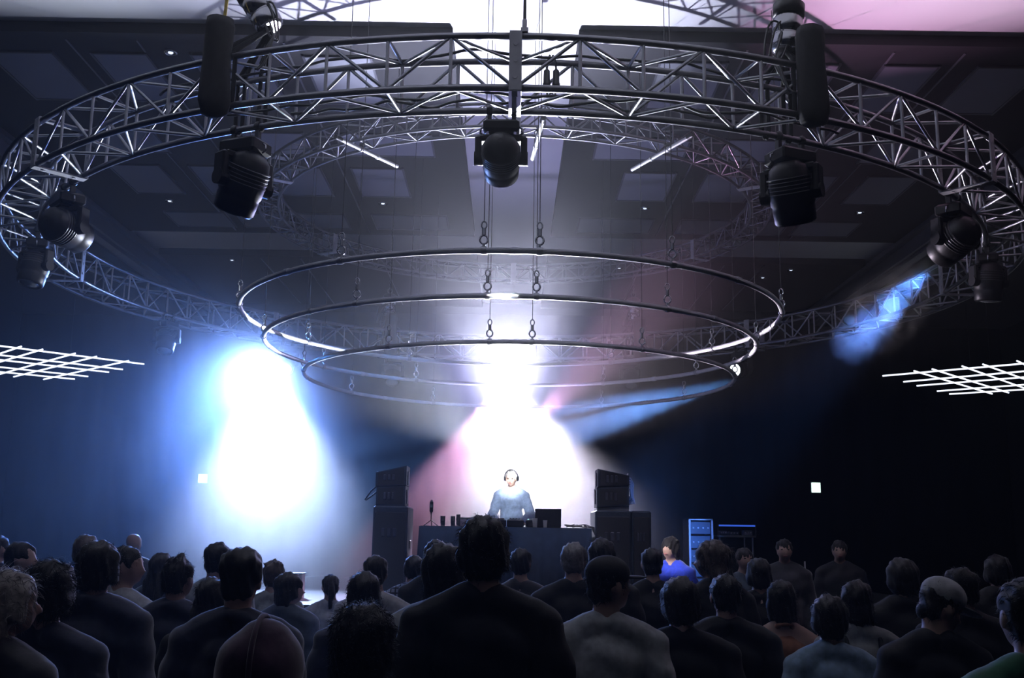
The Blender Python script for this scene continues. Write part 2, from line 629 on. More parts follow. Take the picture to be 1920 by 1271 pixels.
# ------------------------------------------------------------------ pipes on the upper ring
for i, (o_, n_, lab) in enumerate((((1017, 228), (998, 298), 'bright short black-capped pipe beside the middle lamp head, pointing inward from the upper ring'),
                                   ((640, 262), (745, 312), 'bright thin pipe slanting in from the left of the upper ring'),
                                   ((1290, 258), (1185, 318), 'bright thin pipe slanting in from the right of the upper ring'))):
    p, q = onz(*o_, UP_H - 0.07), onz(*n_, UP_H - 0.07)
    r = empty('spigot_pipe', p, lab, 'pipe', 'pipes under the upper ring')
    d = (q - p).normalized()
    L_ = (q - p).length
    sub(MB().cyl(p, q, 0.021, 12).cyl(p + d * L_ * .33, p + d * L_ * .36, 0.028, 12).cyl(p + d * L_ * .62, p + d * L_ * .65, 0.028, 12), 'pipe', WHITEP, r)
    sub(MB().cyl(p - d * 0.09, p, 0.027, 12), 'end_cap', BLACKP, r)
    m_ = p + d * L_ * .36
    sub(MB().cyl(m_, m_ + Vector((0, 0, 0.06)), 0.012, 8).box(m_ + Vector((0, 0, 0.05)), (0.06, 0.05, 0.03)), 'clamp', BLACKM, r)

# ------------------------------------------------------------------ hoists holding the ring
def hoist(deg, tilt, label, strap, off=(0, 0, 0)):
    p = ringpt(0, RING_Y, RING_R - TW / 2, deg, RING_H + TH)
    r = empty('chain_hoist', p, label, 'chain hoist', 'chain hoists on the ring truss')
    top = p + Vector((0, 0, 0.42)) + Vector(off)
    rot = Matrix.Rotation(tilt, 3, 'Y')
    ax = rot @ Vector((0, 0, 1))
    m0 = top
    sub(MB().lathe([(0.075, -.16), (0.10, -.15), (0.105, -.05), (0.098, -.045), (0.098, -.03), (0.105, -.025), (0.105, .09), (0.085, .11)], m0, ax, 24), 'motor_body', CHROME, r)
    sub(MB().lathe([(0.09, 0.105), (0.113, 0.11), (0.113, 0.20), (0.08, 0.225), (0.02, 0.23)], m0, ax, 24), 'end_cap', BLACKP, r)
    ht = m0 + ax * 0.23
    hk = MB().tube([ht + Vector((0.035 * math.sin(t), 0, 0.05 - 0.045 * math.cos(t))) for t in np.linspace(-.2, 2 * PI - .7, 14)], 0.010, 8)
    sub(hk, 'hook', STEEL, r)
    chn = MB()
    z = ht.z + 0.07
    i = 0
    while z < CZ:
        pts = []
        for t in range(10):
            a = 2 * PI * t / 10
            u, v_ = 0.010 * math.cos(a), 0.019 * math.sin(a)
            pts.append(Vector((ht.x + (u if i % 2 else 0), ht.y + (0 if i % 2 else u), z + v_)))
        chn.tube(pts, 0.0035, 5, True)
        z += 0.030
        i += 1
    sub(chn, 'lifting_chain', STEEL, r)
    # chain bag hanging beside the truss
    bx = p + Vector((0.07 * (1 if deg > -90 else -1), -0.26, 0.14))
    bag = MB()
    vs_, fs = [], []
    n = 20
    prof = [(0.085, 0.12), (0.095, 0.06), (0.09, -0.15), (0.10, -0.4), (0.105, -0.50), (0.085, -0.58), (0.03, -0.605)]
    for (rr, h) in prof:
        for j in range(n):
            a = 2 * PI * j / n
            q = 1 + 0.07 * math.sin(3 * a + h * 9) + 0.04 * math.sin(7 * a)
            vs_.append(bx + Vector((rr * q * math.cos(a), rr * .8 * q * math.sin(a), h)))
    for j in range(len(prof) - 1):
        for i in range(n):
            k2 = (i + 1) % n
            fs.append((j * n + i, j * n + k2, (j + 1) * n + k2, (j + 1) * n + i))
    fs.append(tuple(range((len(prof) - 1) * n, len(prof) * n)))
    bag.add(vs_, fs, True)
    bo = sub(bag, 'chain_bag', BLACKF, r)
    bo.modifiers.new('t', 'SOLIDIFY').thickness = 0.006
    # slings choked round the chords
    sl = MB()
    a = math.radians(deg)
    tang = Vector((-math.sin(a), math.cos(a), 0))
    for s in (-1, 1):
        for rr in (RING_R, RING_R - TW):
            c0 = ringpt(0, RING_Y, rr, deg, RING_H) + tang * s * 0.10
            c1 = c0 + Vector((0, 0, TH))
            sl.tube([c0 + Vector((0, 0, -.035)), c0 + tang * .03, c1 + tang * .03 + Vector((0, 0, .035)), m0 - ax * .16], 0.017, 8)
            sl.tube([c0 + Vector((0, 0, -.035)), c0 - tang * .03, c1 - tang * .03 + Vector((0, 0, .035)), m0 - ax * .16], 0.017, 8)
    sub(sl, 'sling', BLACKF, r)
    # wire rope safety and loops of control cable
    wr = MB()
    for j in range(4):
        q0 = m0 + ax * (.08 - .05 * j)
        side = 1 if deg > -90 else -1
        pts = [q0 + Vector((side * -.1, 0, 0))]
        for t in np.linspace(0, 1, 14):
            pts.append(q0 + Vector((side * (-.10 - .10 * math.sin(PI * t) + .03 * j), -.08 - .05 * j * t, -.05 - .42 * t + .06 * math.sin(9 * t + j))))
        wr.tube(pts, 0.008, 6)
    sub(wr, 'control_cable', CABLE, r)
    if strap:
        y0 = m0 + Vector((-.23, -.08, .02))
        sub(MB().box(y0 + Vector((0, 0, -.08)), (0.022, 0.008, 0.26), Matrix.Rotation(0.05, 3, 'Y')), 'yellow_strap', YELL, r)
    return r


hoist(-112.3, -0.55, 'silver chain hoist with black bag and yellow strap, holding the near left of the ring', True, (.17, -.10, .0))
hoist(-67.9, 0.10, 'silver chain hoist with black cap and hanging bag, holding the near right of the ring', False, (-.04, -.08, -.09))
hoist(67.5, 0.0, 'dark chain hoist far behind the hoops, holding the ring to the right of the middle', False)
hoist(112.5, 0.0, 'hazy chain hoist far behind the hoops, holding the ring above the bright flare', False)
p = ringpt(0, RING_Y, RING_R - TW / 2 + 0.19, -89.4, RING_H + TH + 0.03)
r = empty('hanging_pole', p, 'thin dark pole rising to the ceiling from the near middle joint of the ring', 'pole')
sub(MB().cyl(p, Vector((p.x, p.y, CZ)), 0.011, 10), 'pole', BLACKM, r)
sub(MB().box(p + Vector((0, 0, 0.01)), (0.05, 0.05, 0.03)).cyl(p + Vector((0, 0, 0.02)), p + Vector((0, 0, 0.09)), 0.017, 10), 'bracket', STEEL, r)

# cables lying along the near ring
for j, (a0, a1, rr, zz, lab) in enumerate(((-122, -60, RING_R - TW + 0.06, TH + 0.03, 'black power cable lying along the top of the near ring truss'),
                                           (-115, -63, RING_R - TW * .5, 0.035, 'black data cable lying along the bottom of the near ring truss'),
                                           (-108, -70, RING_R - TW + 0.03, 0.05, 'black thin cable along the inner lower tube of the ring truss'))):
    rng = random.Random(j)
    pts = []
    for i in range(90):
        t = a0 + (a1 - a0) * i / 89
        pts.append(ringpt(0, RING_Y, rr + 0.035 * math.sin(i * .33 + j) + 0.01 * math.sin(i * 1.1), t, RING_H + zz + 0.016 * math.sin(i * .5 + 2 * j)))
    cb = MB().tube(pts, 0.011, 6).build('power_cable', CABLE)
    tag(cb, lab, 'cable', 'cables on the ring truss')
p = ringpt(0, RING_Y, RING_R - TW + 0.02, -87.2, RING_H + TH + 0.03)
r = empty('connector_pair', p, 'two black cable connectors dangling inside the ring truss just right of the middle joint', 'connector')
for dx in (-.03, .035):
    q = p + Vector((dx, 0, -.12))
    cn = sub(MB().lathe([(0.012, 0.03), (0.022, 0.02), (0.024, -.07), (0.028, -.075), (0.028, -.10), (0.018, -.11)], q, None, 14), 'connector', BLACKP, r)
    sub(MB().tube([p + Vector((dx * .3, 0, 0.02)), p + Vector((dx * .9, 0, -.04)), q + Vector((0, 0, .03))], 0.008, 6), 'lead', CABLE, r)
    sub(MB().tube([q + Vector((0, 0, -.11)), q + Vector((-dx * .2, 0, -.17)), p + Vector((0.004, 0, -.26))], 0.008, 6), 'lead', CABLE, r)

# ------------------------------------------------------------------ moving heads
def moving_head(deg, target, label, lit=False, scale=1.0, rr=None):
    att = ringpt(0, RING_Y, RING_R - TW if rr is None else rr, deg, RING_H - 0.025)
    root = empty('moving_head_light', att, label, 'stage light', 'moving head lights under the ring truss')
    a = math.radians(deg)
    tang = Vector((-math.sin(a), math.cos(a), 0))
    k = scale
    rot0 = Matrix.Rotation(a + PI / 2, 3, 'Z')
    for s in (-1, 1):
        c0 = att + tang * s * 0.085 * k
        cl = MB().lathe([(0.034, -.02), (0.04, 0), (0.034, .02)], c0 + Vector((0, 0, 0.025)), tang, 14)
        cl.box(c0 + Vector((0, 0, -.04)), (0.03, 0.04, 0.06), rot0)
        sub(cl, 'clamp', BLACKM, root)
    bc = att + Vector((0, 0, -.11 * k))
    base = sub(MB().rbox(bc, (0.25 * k, 0.19 * k, 0.09 * k), 0.02, rot0).rbox(bc + Vector((0, 0, -.052 * k)), (0.17 * k, 0.16 * k, 0.03 * k), 0.01, rot0), 'base', BLACKP, root)
    for s in (-1, 1):
        hd = MB()
        c1 = bc + rot0 @ Vector((s * .135 * k, 0, 0))
        hd.tube([c1 + rot0 @ Vector((-s * .015 * k, 0, .02 * k)), c1 + rot0 @ Vector((s * .01 * k, 0, .005 * k)), c1 + rot0 @ Vector((s * .012 * k, 0, -.03 * k)), c1 + rot0 @ Vector((-s * .012 * k, 0, -.04 * k))], 0.008, 6)
        h_ = hd.build('carry_handle', CHROME)
        h_.parent = base
        h_.data.transform(Matrix.Translation(-att))
    piv = bc + Vector((0, 0, -.215 * k))
    d = (Vector(target) - piv)
    az = math.atan2(d.x, d.y)
    yr = Matrix.Rotation(-az, 3, 'Z')
    y = MB()
    yc = bc + Vector((0, 0, -.075 * k))
    y.rbox(yc, (0.31 * k, 0.10 * k, 0.05 * k), 0.015, yr)
    for s in (-1, 1):
        y.rbox(yc + yr @ Vector((s * .158 * k, 0, -.075 * k)), (0.045 * k, 0.10 * k, 0.19 * k), 0.02, yr)
        y.cyl(piv + yr @ Vector((s * .115 * k, 0, 0)), piv + yr @ Vector((s * .185 * k, 0, 0)), 0.05 * k, 18)
    sub(y, 'yoke', BLACKP, root)
    dn = d.normalized()
    hb = MB().lathe([(0.02, -.20), (0.07, -.19), (0.112, -.15), (0.132, -.06), (0.132, .06), (0.124, .075), (0.126, .09), (0.122, .17), (0.110, .185), (0.095, .185), (0.095, .165)], piv, dn, 28)
    hb.v = [tuple(piv + (Vector(v) - piv) * k) for v in hb.v]
    head = sub(hb, 'lamp_head', BLACKP, root)
    ln = MB().lathe([(0.094, .166), (0.085, .178), (0.05, .190), (0.002, .195)], piv, dn, 28)
    ln.v = [tuple(piv + (Vector(v) - piv) * k) for v in ln.v]
    lo = ln.build('lens', LENS if lit else LENSOFF)
    lo.parent = head
    lo.data.transform(Matrix.Translation(-att))
    vent = MB()
    for i in range(5):
        vent.lathe([(0.118, -.10 + i * .022), (0.135, -.098 + i * .022), (0.135, -.092 + i * .022), (0.118, -.09 + i * .022)], piv, dn, 28)
    vent.v = [tuple(piv + (Vector(v) - piv) * k) for v in vent.v]
    vo = vent.build('cooling_fins', mat('grey_plastic', (0.05, 0.05, 0.055), 0.4))
    vo.parent = head
    vo.data.transform(Matrix.Translation(-att))
    return piv, dn


moving_head(-91.0, rel(0, 12.5, 0.7), 'black moving head lamp hanging from the near middle of the ring truss', False, 1.0)
moving_head(-112.6, rel(-3.4, 8.4, -1.0), 'large black moving head lamp hanging under the left chain hoist', False, 1.22)
moving_head(-66.6, rel(2.9, 8.6, -1.5), 'black moving head lamp hanging in shadow under the right chain hoist', False, 1.22)
moving_head(-138.3, rel(-1.5, 15, 1.6), 'black moving head lamp under the left joint of the ring truss, beam into the haze', True, 1.15)
moving_head(-157.5, rel(-5.1, 9.0, -1.5), 'dark moving head lamp at the far left edge of the ring, pale lens below', False, 1.05)
moving_head(-43.0, rel(1.9, 14.0, 0.0), 'black moving head lamp under the right joint of the ring truss, blue beam through smoke', True, 1.15)
moving_head(-22.5, rel(4.6, 10.5, -1.5), 'dark moving head lamp at the far right edge of the ring truss', False, 1.05)
moving_head(157.0, rel(-4.6, 12.6, -0.6), 'hazy moving head lamp on the far left of the ring, above the light grid', False, 1.0)
moving_head(46.4, rel(-1.0, 11.2, 1.3), 'moving head lamp at the far right of the ring with a bright white oval lens', True, 1.0)
moving_head(90.0, rel(0.6, 12.0, -0.2), 'moving head lamp at the far middle of the ring, lost in white glow', True, 1.0)
moving_head(132.3, rel(-2.9, 11.2, -1.7), 'moving head lamp at the far left of the ring blazing blue white over the crowd', True, 1.0)
moving_head(112.0, rel(-1.8, 14.0, -1.7), 'moving head lamp between the two bright flares at the back of the ring', False, 1.0)
moving_head(67.5, rel(1.8, 14.0, -1.7), 'moving head lamp at the back of the ring right of the white glow', False, 1.0)

# ------------------------------------------------------------------ hoops
HOOPR = 2.64
hoops = [(-0.01, 7.539, 2.112, 'upper', [(643, 490), (907, 470), (1012, 471), (1277, 490)]),
         (-0.01, 8.56, 2.0, 'middle', [(676, 571), (914, 555), (1006, 556), (1243, 581)]),
         (0.105, 10.137, 1.90, 'lower', [(710, 645), (918, 641), (998, 641), (1204, 655)])]
for cx, near, H, nm, fits in hoops:
    cyy = near + HOOPR
    z = CAMZ + H
    r = empty('hanging_hoop', (cx, cyy, z), '%s of the three thin metal hoops hung one behind another over the stage' % {'upper': 'nearest and uppermost', 'middle': 'middle', 'lower': 'farthest and lowest'}[nm], 'hoop', 'thin metal hoops over the stage')
    sub(MB().tube([ringpt(cx, cyy, HOOPR, 3 * i, z) for i in range(120)], 0.024, 12, True), 'hoop_tube', mat('satin_steel', (0.6, 0.6, 0.63), 0.5, 0.45, 0.06, 14), r)
    angs = []
    for (px, py) in fits:
        q = onz(px, py, z)
        angs.append(math.degrees(math.atan2(q.y - cyy, q.x - cx)))
    angs += [-14, 30, 62, 118, 150, -166]
    for a in angs:
        q = ringpt(cx, cyy, HOOPR, a, z)
        tg = Vector((-math.sin(math.radians(a)), math.cos(math.radians(a)), 0))
        sub(MB().lathe([(0.03, -.022), (0.034, 0), (0.03, .022)], q, tg, 14).box(q + Vector((0, 0, .035)), (0.02, 0.02, 0.03)), 'clamp', STEEL, r)
        hook = MB()
        hook.tube([q + Vector((0.03 * math.sin(t), 0, .085 + 0.035 * -math.cos(t))) for t in np.linspace(0, 2 * PI, 14)], 0.008, 6)
        hook.cyl(q + Vector((0, 0, .12)), q + Vector((0, 0, .17)), 0.016, 10)
        hook.tube([q + Vector((0.02 * math.sin(t), 0, .20 + 0.03 * -math.cos(t))) for t in np.linspace(0, 2 * PI, 12)], 0.006, 6)
        sub(hook, 'shackle', CHROME, r)
        sub(MB().cyl(q + Vector((0, 0, .22)), Vector((q.x, q.y, CZ)), 0.0035, 6), 'hanging_wire', BLACKM, r)
    for a in range(0, 360, 45):
        q0, q1 = ringpt(cx, cyy, HOOPR, a - 89.4 - .6, z), ringpt(cx, cyy, HOOPR, a - 89.4 + .6, z)
        sub(MB().cyl(q0, q1, 0.029, 12), 'coupler', ALU, r)

# ------------------------------------------------------------------ lattices of light tubes
def ext_line(p, q, e0, e1):
    d = (q - p).normalized()
    return p - d * e0, q + d * e1


GZ = CAMZ + 2.6
gl = [((0, 650), (270, 684), 1.2, 0), ((0, 667), (230, 694), 1.2, 0), ((0, 676), (204, 699), 1.2, 0), ((0, 689.5), (165, 707), 1.2, 0), ((0, 698.5), (140, 712), 1.2, 0),
      ((40, 648), (0, 661.5), 0, 2.2), ((80, 653.5), (0, 677), 0, 1.6), ((141, 661), (0, 700), 0, .1), ((181, 667), (26, 705), 0, 0), ((241, 675), (82, 710), 0, 0)]
gr = [((1655, 706), (1920, 683), 0, 1.2), ((1694, 717), (1920, 697.5), 0, 1.2), ((1719, 724.5), (1920, 708.5), 0, 1.2), ((1757, 734.5), (1920, 722.5), 0, 1.2), ((1780, 740), (1920, 731.5), 0, 1.2),
      ((1714, 694), (1860, 737), 0, 0), ((1748, 690.5), (1891, 735), 0, 0), ((1804, 685), (1920, 726), 0, .5), ((1843, 681.5), (1920, 709), 0, 1.4), ((1907, 675), (1920, 681.5), 0, 2.0)]
for lines, nm in ((gl, 'left'), (gr, 'right')):
    c0 = onz(80 if nm == 'left' else 1840, 690 if nm == 'left' else 712, GZ)
    r = empty('light_grid', c0, 'lattice of thin white light tubes floating in the dark at the %s of the hall' % nm, 'light grid', 'white tube lattices at the sides')
    cc = Vector((0, 0, 0))
    for i, (a, b, e0, e1) in enumerate(lines):
        p, q = onz(*a, GZ), onz(*b, GZ)
        p, q = ext_line(p, q, e0, e1)
        dz = Vector((0, 0, 0.012 if i < 5 else -0.012))
        t = sub(MB().cyl(p + dz, q + dz, 0.0135, 8), 'light_tube', GLOW, r)
        cc += (p + q) / 20
    w_ = MB()
    for dx, dy in ((-.3, -.3), (.3, .3)):
        w_.cyl(Vector((c0.x + dx, c0.y + dy, GZ + .01)), Vector((c0.x + dx, c0.y + dy, CZ - 0.45)), 0.003, 5)
    sub(w_, 'hanging_wire', BLACKM, r)
# ------------------------------------------------------------------ haze
def volume_mat(name, density, col, aniso):
    m = bpy.data.materials.new(name)
    m.use_nodes = True
    nt = m.node_tree
    nt.nodes.remove(nt.nodes['Principled BSDF'])
    v = nt.nodes.new('ShaderNodeVolumeScatter')
    v.inputs['Color'].default_value = (*col, 1)
    v.inputs['Density'].default_value = density
    v.inputs['Anisotropy'].default_value = aniso
    nt.links.new(v.outputs[0], nt.nodes['Material Output'].inputs['Volume'])
    return m, v


HAZE, hv_ = volume_mat('stage_haze', 0.0034, (0.95, 0.97, 1.0), 0.35)
hz = MB().box((0, 9, CZ / 2), (21.9, 27.9, CZ - 0.02)).build('haze', HAZE)
tag(hz, 'thin theatrical haze filling the whole hall', 'haze', None, 'stuff')


def cloud(loc, rad, density, label, nscale=1.3, nlo=0.25, nhi=0.7, floor=0.35, aniso=0.3, power=1.6, rot=None, name='smoke'):
    """a bank of denser smoke, thinning out from its middle"""
    m = bpy.data.materials.new(name)
    m.use_nodes = True
    nt = m.node_tree
    nt.nodes.remove(nt.nodes['Principled BSDF'])
    N, K = nt.nodes.new, nt.links.new
    v = N('ShaderNodeVolumeScatter')
    v.inputs['Anisotropy'].default_value = aniso
    tc = N('ShaderNodeTexCoord')
    n1 = N('ShaderNodeTexNoise')
    n1.inputs['Scale'].default_value = nscale
    n1.inputs['Detail'].default_value = 4
    n1.inputs['Roughness'].default_value = 0.6
    n1.inputs['Distortion'].default_value = 0.8
    K(tc.outputs['Object'], n1.inputs['Vector'])
    mr = N('ShaderNodeMapRange')
    mr.inputs['From Min'].default_value = nlo
    mr.inputs['From Max'].default_value = nhi
    mr.inputs['To Min'].default_value = floor * density
    mr.inputs['To Max'].default_value = density
    K(n1.outputs['Fac'], mr.inputs['Value'])
    mp = N('ShaderNodeMapping')
    mp.inputs['Scale'].default_value = [1 / r for r in rad]
    K(tc.outputs['Object'], mp.inputs['Vector'])
    ln = N('ShaderNodeVectorMath')
    ln.operation = 'LENGTH'
    K(mp.outputs['Vector'], ln.inputs[0])
    fo = N('ShaderNodeMapRange')
    fo.inputs['From Min'].default_value = 1.0
    fo.inputs['From Max'].default_value = 0.0
    K(ln.outputs['Value'], fo.inputs['Value'])
    pw = N('ShaderNodeMath')
    pw.operation = 'POWER'
    pw.inputs[1].default_value = power
    K(fo.outputs[0], pw.inputs[0])
    ml = N('ShaderNodeMath')
    ml.operation = 'MULTIPLY'
    K(mr.outputs[0], ml.inputs[0])
    K(pw.outputs[0], ml.inputs[1])
    K(ml.outputs[0], v.inputs['Density'])
    K(v.outputs[0], nt.nodes['Material Output'].inputs['Volume'])
    o = MB().ell((0, 0, 0), rad, None, 24, 16).build(name, m)
    o.location = loc
    if rot is not None:
        o.rotation_euler = rot
    return tag(o, label, 'smoke', None, 'stuff')


cloud(rel(-3.10, 14.2, 0.95), (2.0, 2.6, 2.8), 0.85, 'added bank of smoke that spreads the glow round the left flare')  # added smoke, shaped to soften and spread the flare
cloud(rel(-3.9, 13.4, 0.8), (4.2, 4.4, 3.6), 0.075, 'added thin veil of smoke carrying blue light over the left crowd', 0.9)  # added thin smoke, gives blue ambience on the left only
cloud(rel(0.55, 14.9, 1.35), (2.9, 2.3, 2.8), 0.55, 'added bank of smoke that spreads the glow behind the performer')  # added smoke, shaped to widen the white glow behind the table
cloud(rel(0.25, 13.0, 2.7), (3.3, 2.6, 2.3), 0.26, 'added thin smoke that carries the lavender glow among the hoops', 0.9, aniso=-0.1)  # added thin smoke to catch the lavender glow above the performer
cloud(rel(-3.58, 15.35, 2.25), (1.15, 1.0, 1.25), 1.5, 'added knot of thick smoke for the glow dome round the left back lamp', 1.6)  # added dense smoke, makes a glow dome at the lamp
cloud(rel(0.05, 16.1, 2.25), (1.1, 0.9, 1.0), 0.9, 'added knot of smoke for the bright core round the middle back lamp', 1.6)  # small added smoke for the bright core at the middle lamp
l0, l1 = rel(3.62, 8.55, 2.35), rel(1.9, 14.0, 0.0)
dd = (l1 - l0).normalized()
cloud(l0 + dd * .78, (.75, .36, .36), 1.6, 'curling puff of blue-lit smoke below the right lamp head', 5.5, 0.47, 0.70, 0.0, 0.2, 0.9, dd.to_track_quat('X', 'Z').to_euler())

# ================================================================== PEOPLE
SKIN = mat('skin', (0.55, 0.36, 0.28), 0.5, 0, 0.06, 14)
HAIRS = {'black': mat('black_hair', (0.012, 0.011, 0.012), 0.6, 0, 0.4, 60, sheen=0.2, spec=0.25),
         'brown': mat('brown_hair', (0.04, 0.025, 0.018), 0.6, 0, 0.4, 60, sheen=0.3),
         'grey': mat('grey_hair', (0.20, 0.19, 0.19), 0.5, 0, 0.3, 60, sheen=0.3),
         'fair': mat('sidelit_fair_hair', (0.50, 0.46, 0.40), 0.5, 0, 0.3, 60, sheen=0.3),  # fair tone lightened to stand in for side light
         'pale': mat('bleached_hair', (0.75, 0.72, 0.66), 0.5, 0, 0.15, 40)}
CLOTH = {'black': (0.008, 0.008, 0.010), 'navy': (0.012, 0.016, 0.04), 'white': (0.62, 0.62, 0.62), 'grey': (0.30, 0.31, 0.30), 'blue': (0.03, 0.07, 0.62),
         'slate': (0.05, 0.07, 0.10), 'brown': (0.30, 0.13, 0.07), 'green': (0.01, 0.09, 0.04), 'charcoal': (0.025, 0.025, 0.03), 'plum': (0.05, 0.02, 0.05), 'denim': (0.30, 0.38, 0.55), 'sky': (0.35, 0.5, 0.65), 'ash': (0.55, 0.57, 0.56)}


def cloth(n):
    return mat(n + '_cloth', CLOTH[n], 0.9, 0, 0.2, 30, sheen=0.06 if n == 'black' else 0.55, bump=0.15)


plaid('plaid_cloth', (0.22, 0.24, 0.3), (0.02, 0.02, 0.03), 9)
plaid('striped_cloth', (0.03, 0.03, 0.04), (0.22, 0.22, 0.24), 14)
EYE = mat('dark_eye', (0.02, 0.018, 0.016), 0.15)
LIP = mat('lip', (0.42, 0.16, 0.15), 0.5)


def hand(mb, wr, d, side, nrm, curl=0.5, n=8):
    """palm, four fingers of unequal length with knuckle bends, and a thumb from the side of the palm"""
    d = Vector(d).normalized()
    nrm = Vector(nrm)
    nrm = (nrm - d * nrm.dot(d)).normalized()
    lat = d.cross(nrm) * side
    rot = Matrix((lat, d, nrm)).transposed()
    mb.ell(wr + d * .045, (.038, .052, .016), rot, 12, 8)
    for i, (off, ln) in enumerate(((-.027, .062), (-.009, .075), (.010, .080), (.028, .072))):
        k0 = wr + d * (.088 if i else .082) + lat * off
        d1 = (d - nrm * curl * .5).normalized()
        k1 = k0 + d1 * ln * .45
        d2 = (d - nrm * curl * 1.3).normalized()
        k2 = k1 + d2 * ln * .32
        d3 = (d - nrm * curl * 2.2).normalized()
        k3 = k2 + d3 * ln * .25
        mb.cap(k0 - d * .02, k1, .0092, .0088, n)
        mb.cap(k1, k2, .0088, .008, n)
        mb.cap(k2, k3, .008, .0066, n)
    t0 = wr + d * .022 + lat * .026
    t1 = t0 + (d * .6 + lat * .75 - nrm * .3).normalized() * .045
    t2 = t1 + (d * .9 + lat * .25 - nrm * .5).normalized() * .032
    mb.cap(t0, t1, .013, .0105, n)
    mb.cap(t1, t2, .0105, .008, n)


ARM0 = {-1: (Vector((-.245, -.045, 1.12)), Vector((-.255, .045, .87)), Vector((0, .1, -1))),
        1: (Vector((.245, -.045, 1.12)), Vector((.255, .045, .87)), Vector((0, .1, -1)))}
HC = Vector((0, .012, 1.655))


def headrot(hyaw, nod):
    return Matrix.Rotation(math.radians(hyaw), 3, 'Z') @ Matrix.Rotation(math.radians(nod), 3, 'X')


def add_head(mb, hr, face):
    piv = Vector((0, -.005, 1.56))

    def h(x, y, z):
        return piv + hr @ (HC + Vector((x, y, z)) - piv)
    mb.ell(h(0, -.006, .012), (.075, .094, .083), hr, 18, 12)
    mb.ell(h(0, .028, -.05), (.058, .064, .064), hr, 16, 10)
    mb.ell(h(0, .05, -.085), (.036, .036, .024), hr, 12, 8)
    mb.cap(h(0, .085, .0), h(0, .107, -.033), .010, .015, 8)
    mb.ell(h(0, .082, -.062), (.025, .016, .013), hr, 10, 8)
    for s in (-1, 1):
        mb.ell(h(s * .077, -.004, -.02), (.011, .022, .033), hr, 10, 8)
        mb.ell(h(s * .03, .074, .018), (.026, .014, .009), hr, 10, 8)
        mb.ell(h(s * .04, .058, -.03), (.024, .024, .022), hr, 10, 8)
    mb.cap(Vector((0, -.02, 1.43)), h(0, -.02, -.06), .056, .054, 14)
    return h


def push(me, fn):
    """move the vertices along their normals by fn(x, y, z)"""
    n = len(me.vertices)
    co, no = np.empty(n * 3), np.empty(n * 3)
    me.vertices.foreach_get('co', co)
    me.vertices.foreach_get('normal', no)
    c3, n3 = co.reshape(-1, 3), no.reshape(-1, 3)
    c3 = c3 + n3 * fn(c3[:, 0], c3[:, 1], c3[:, 2])[:, None]
    me.vertices.foreach_set('co', c3.ravel())
    me.update()


def strands(me, n, length, rng, lift=0.45, down=0.8, zmin=None, r0=0.0022):
    m = len(me.vertices)
    vs_ = [v.co.copy() for v in me.vertices]
    ns = [v.normal.copy() for v in me.vertices]
    V, F = [], []
    for _ in range(n):
        i = rng.randrange(m)
        p, nm = vs_[i], ns[i]
        if zmin is not None and p.z < zmin:
            continue
        t = Vector((rng.uniform(-1, 1), rng.uniform(-1, 1), rng.uniform(-1, .5)))
        t = (t - nm * t.dot(nm))
        if t.length < 1e-3:
            continue
        t.normalize()
        g = Vector((0, 0, -1))
        ln = length * rng.uniform(.4, 1.2)
        q = [p - nm * .006]
        d = (nm * lift + t * .6).normalized()
        for s in range(3):
            q.append(q[-1] + d * ln / 3)
            d = (d + g * down * .45).normalized()
        a = d.orthogonal().normalized()
        b = d.cross(a)
        o = len(V)
        for s in range(3):
            rr = r0 * (1 - s * .3)
            for k in range(3):
                al = 2 * PI * k / 3
                V.append(q[s] + (a * math.cos(al) + b * math.sin(al)) * rr)
        V.append(q[3])
        for s in range(2):
            for k in range(3):
                k2 = (k + 1) % 3
                F.append((o + s * 3 + k, o + s * 3 + k2, o + s * 3 + 3 + k2, o + s * 3 + 3 + k))
        for k in range(3):
            F.append((o + 6 + k, o + 6 + (k + 1) % 3, o + 9))
    return V, F


def merge(me, V, F, name):
    o = len(me.vertices)
    vv = [tuple(v.co) for v in me.vertices] + [tuple(v) for v in V]
    ff = [tuple(p.vertices) for p in me.polygons] + [tuple(i + o for i in f) for f in F]
    out = bpy.data.meshes.new(name)
    out.from_pydata(vv, [], ff)
    out.update()
    return out


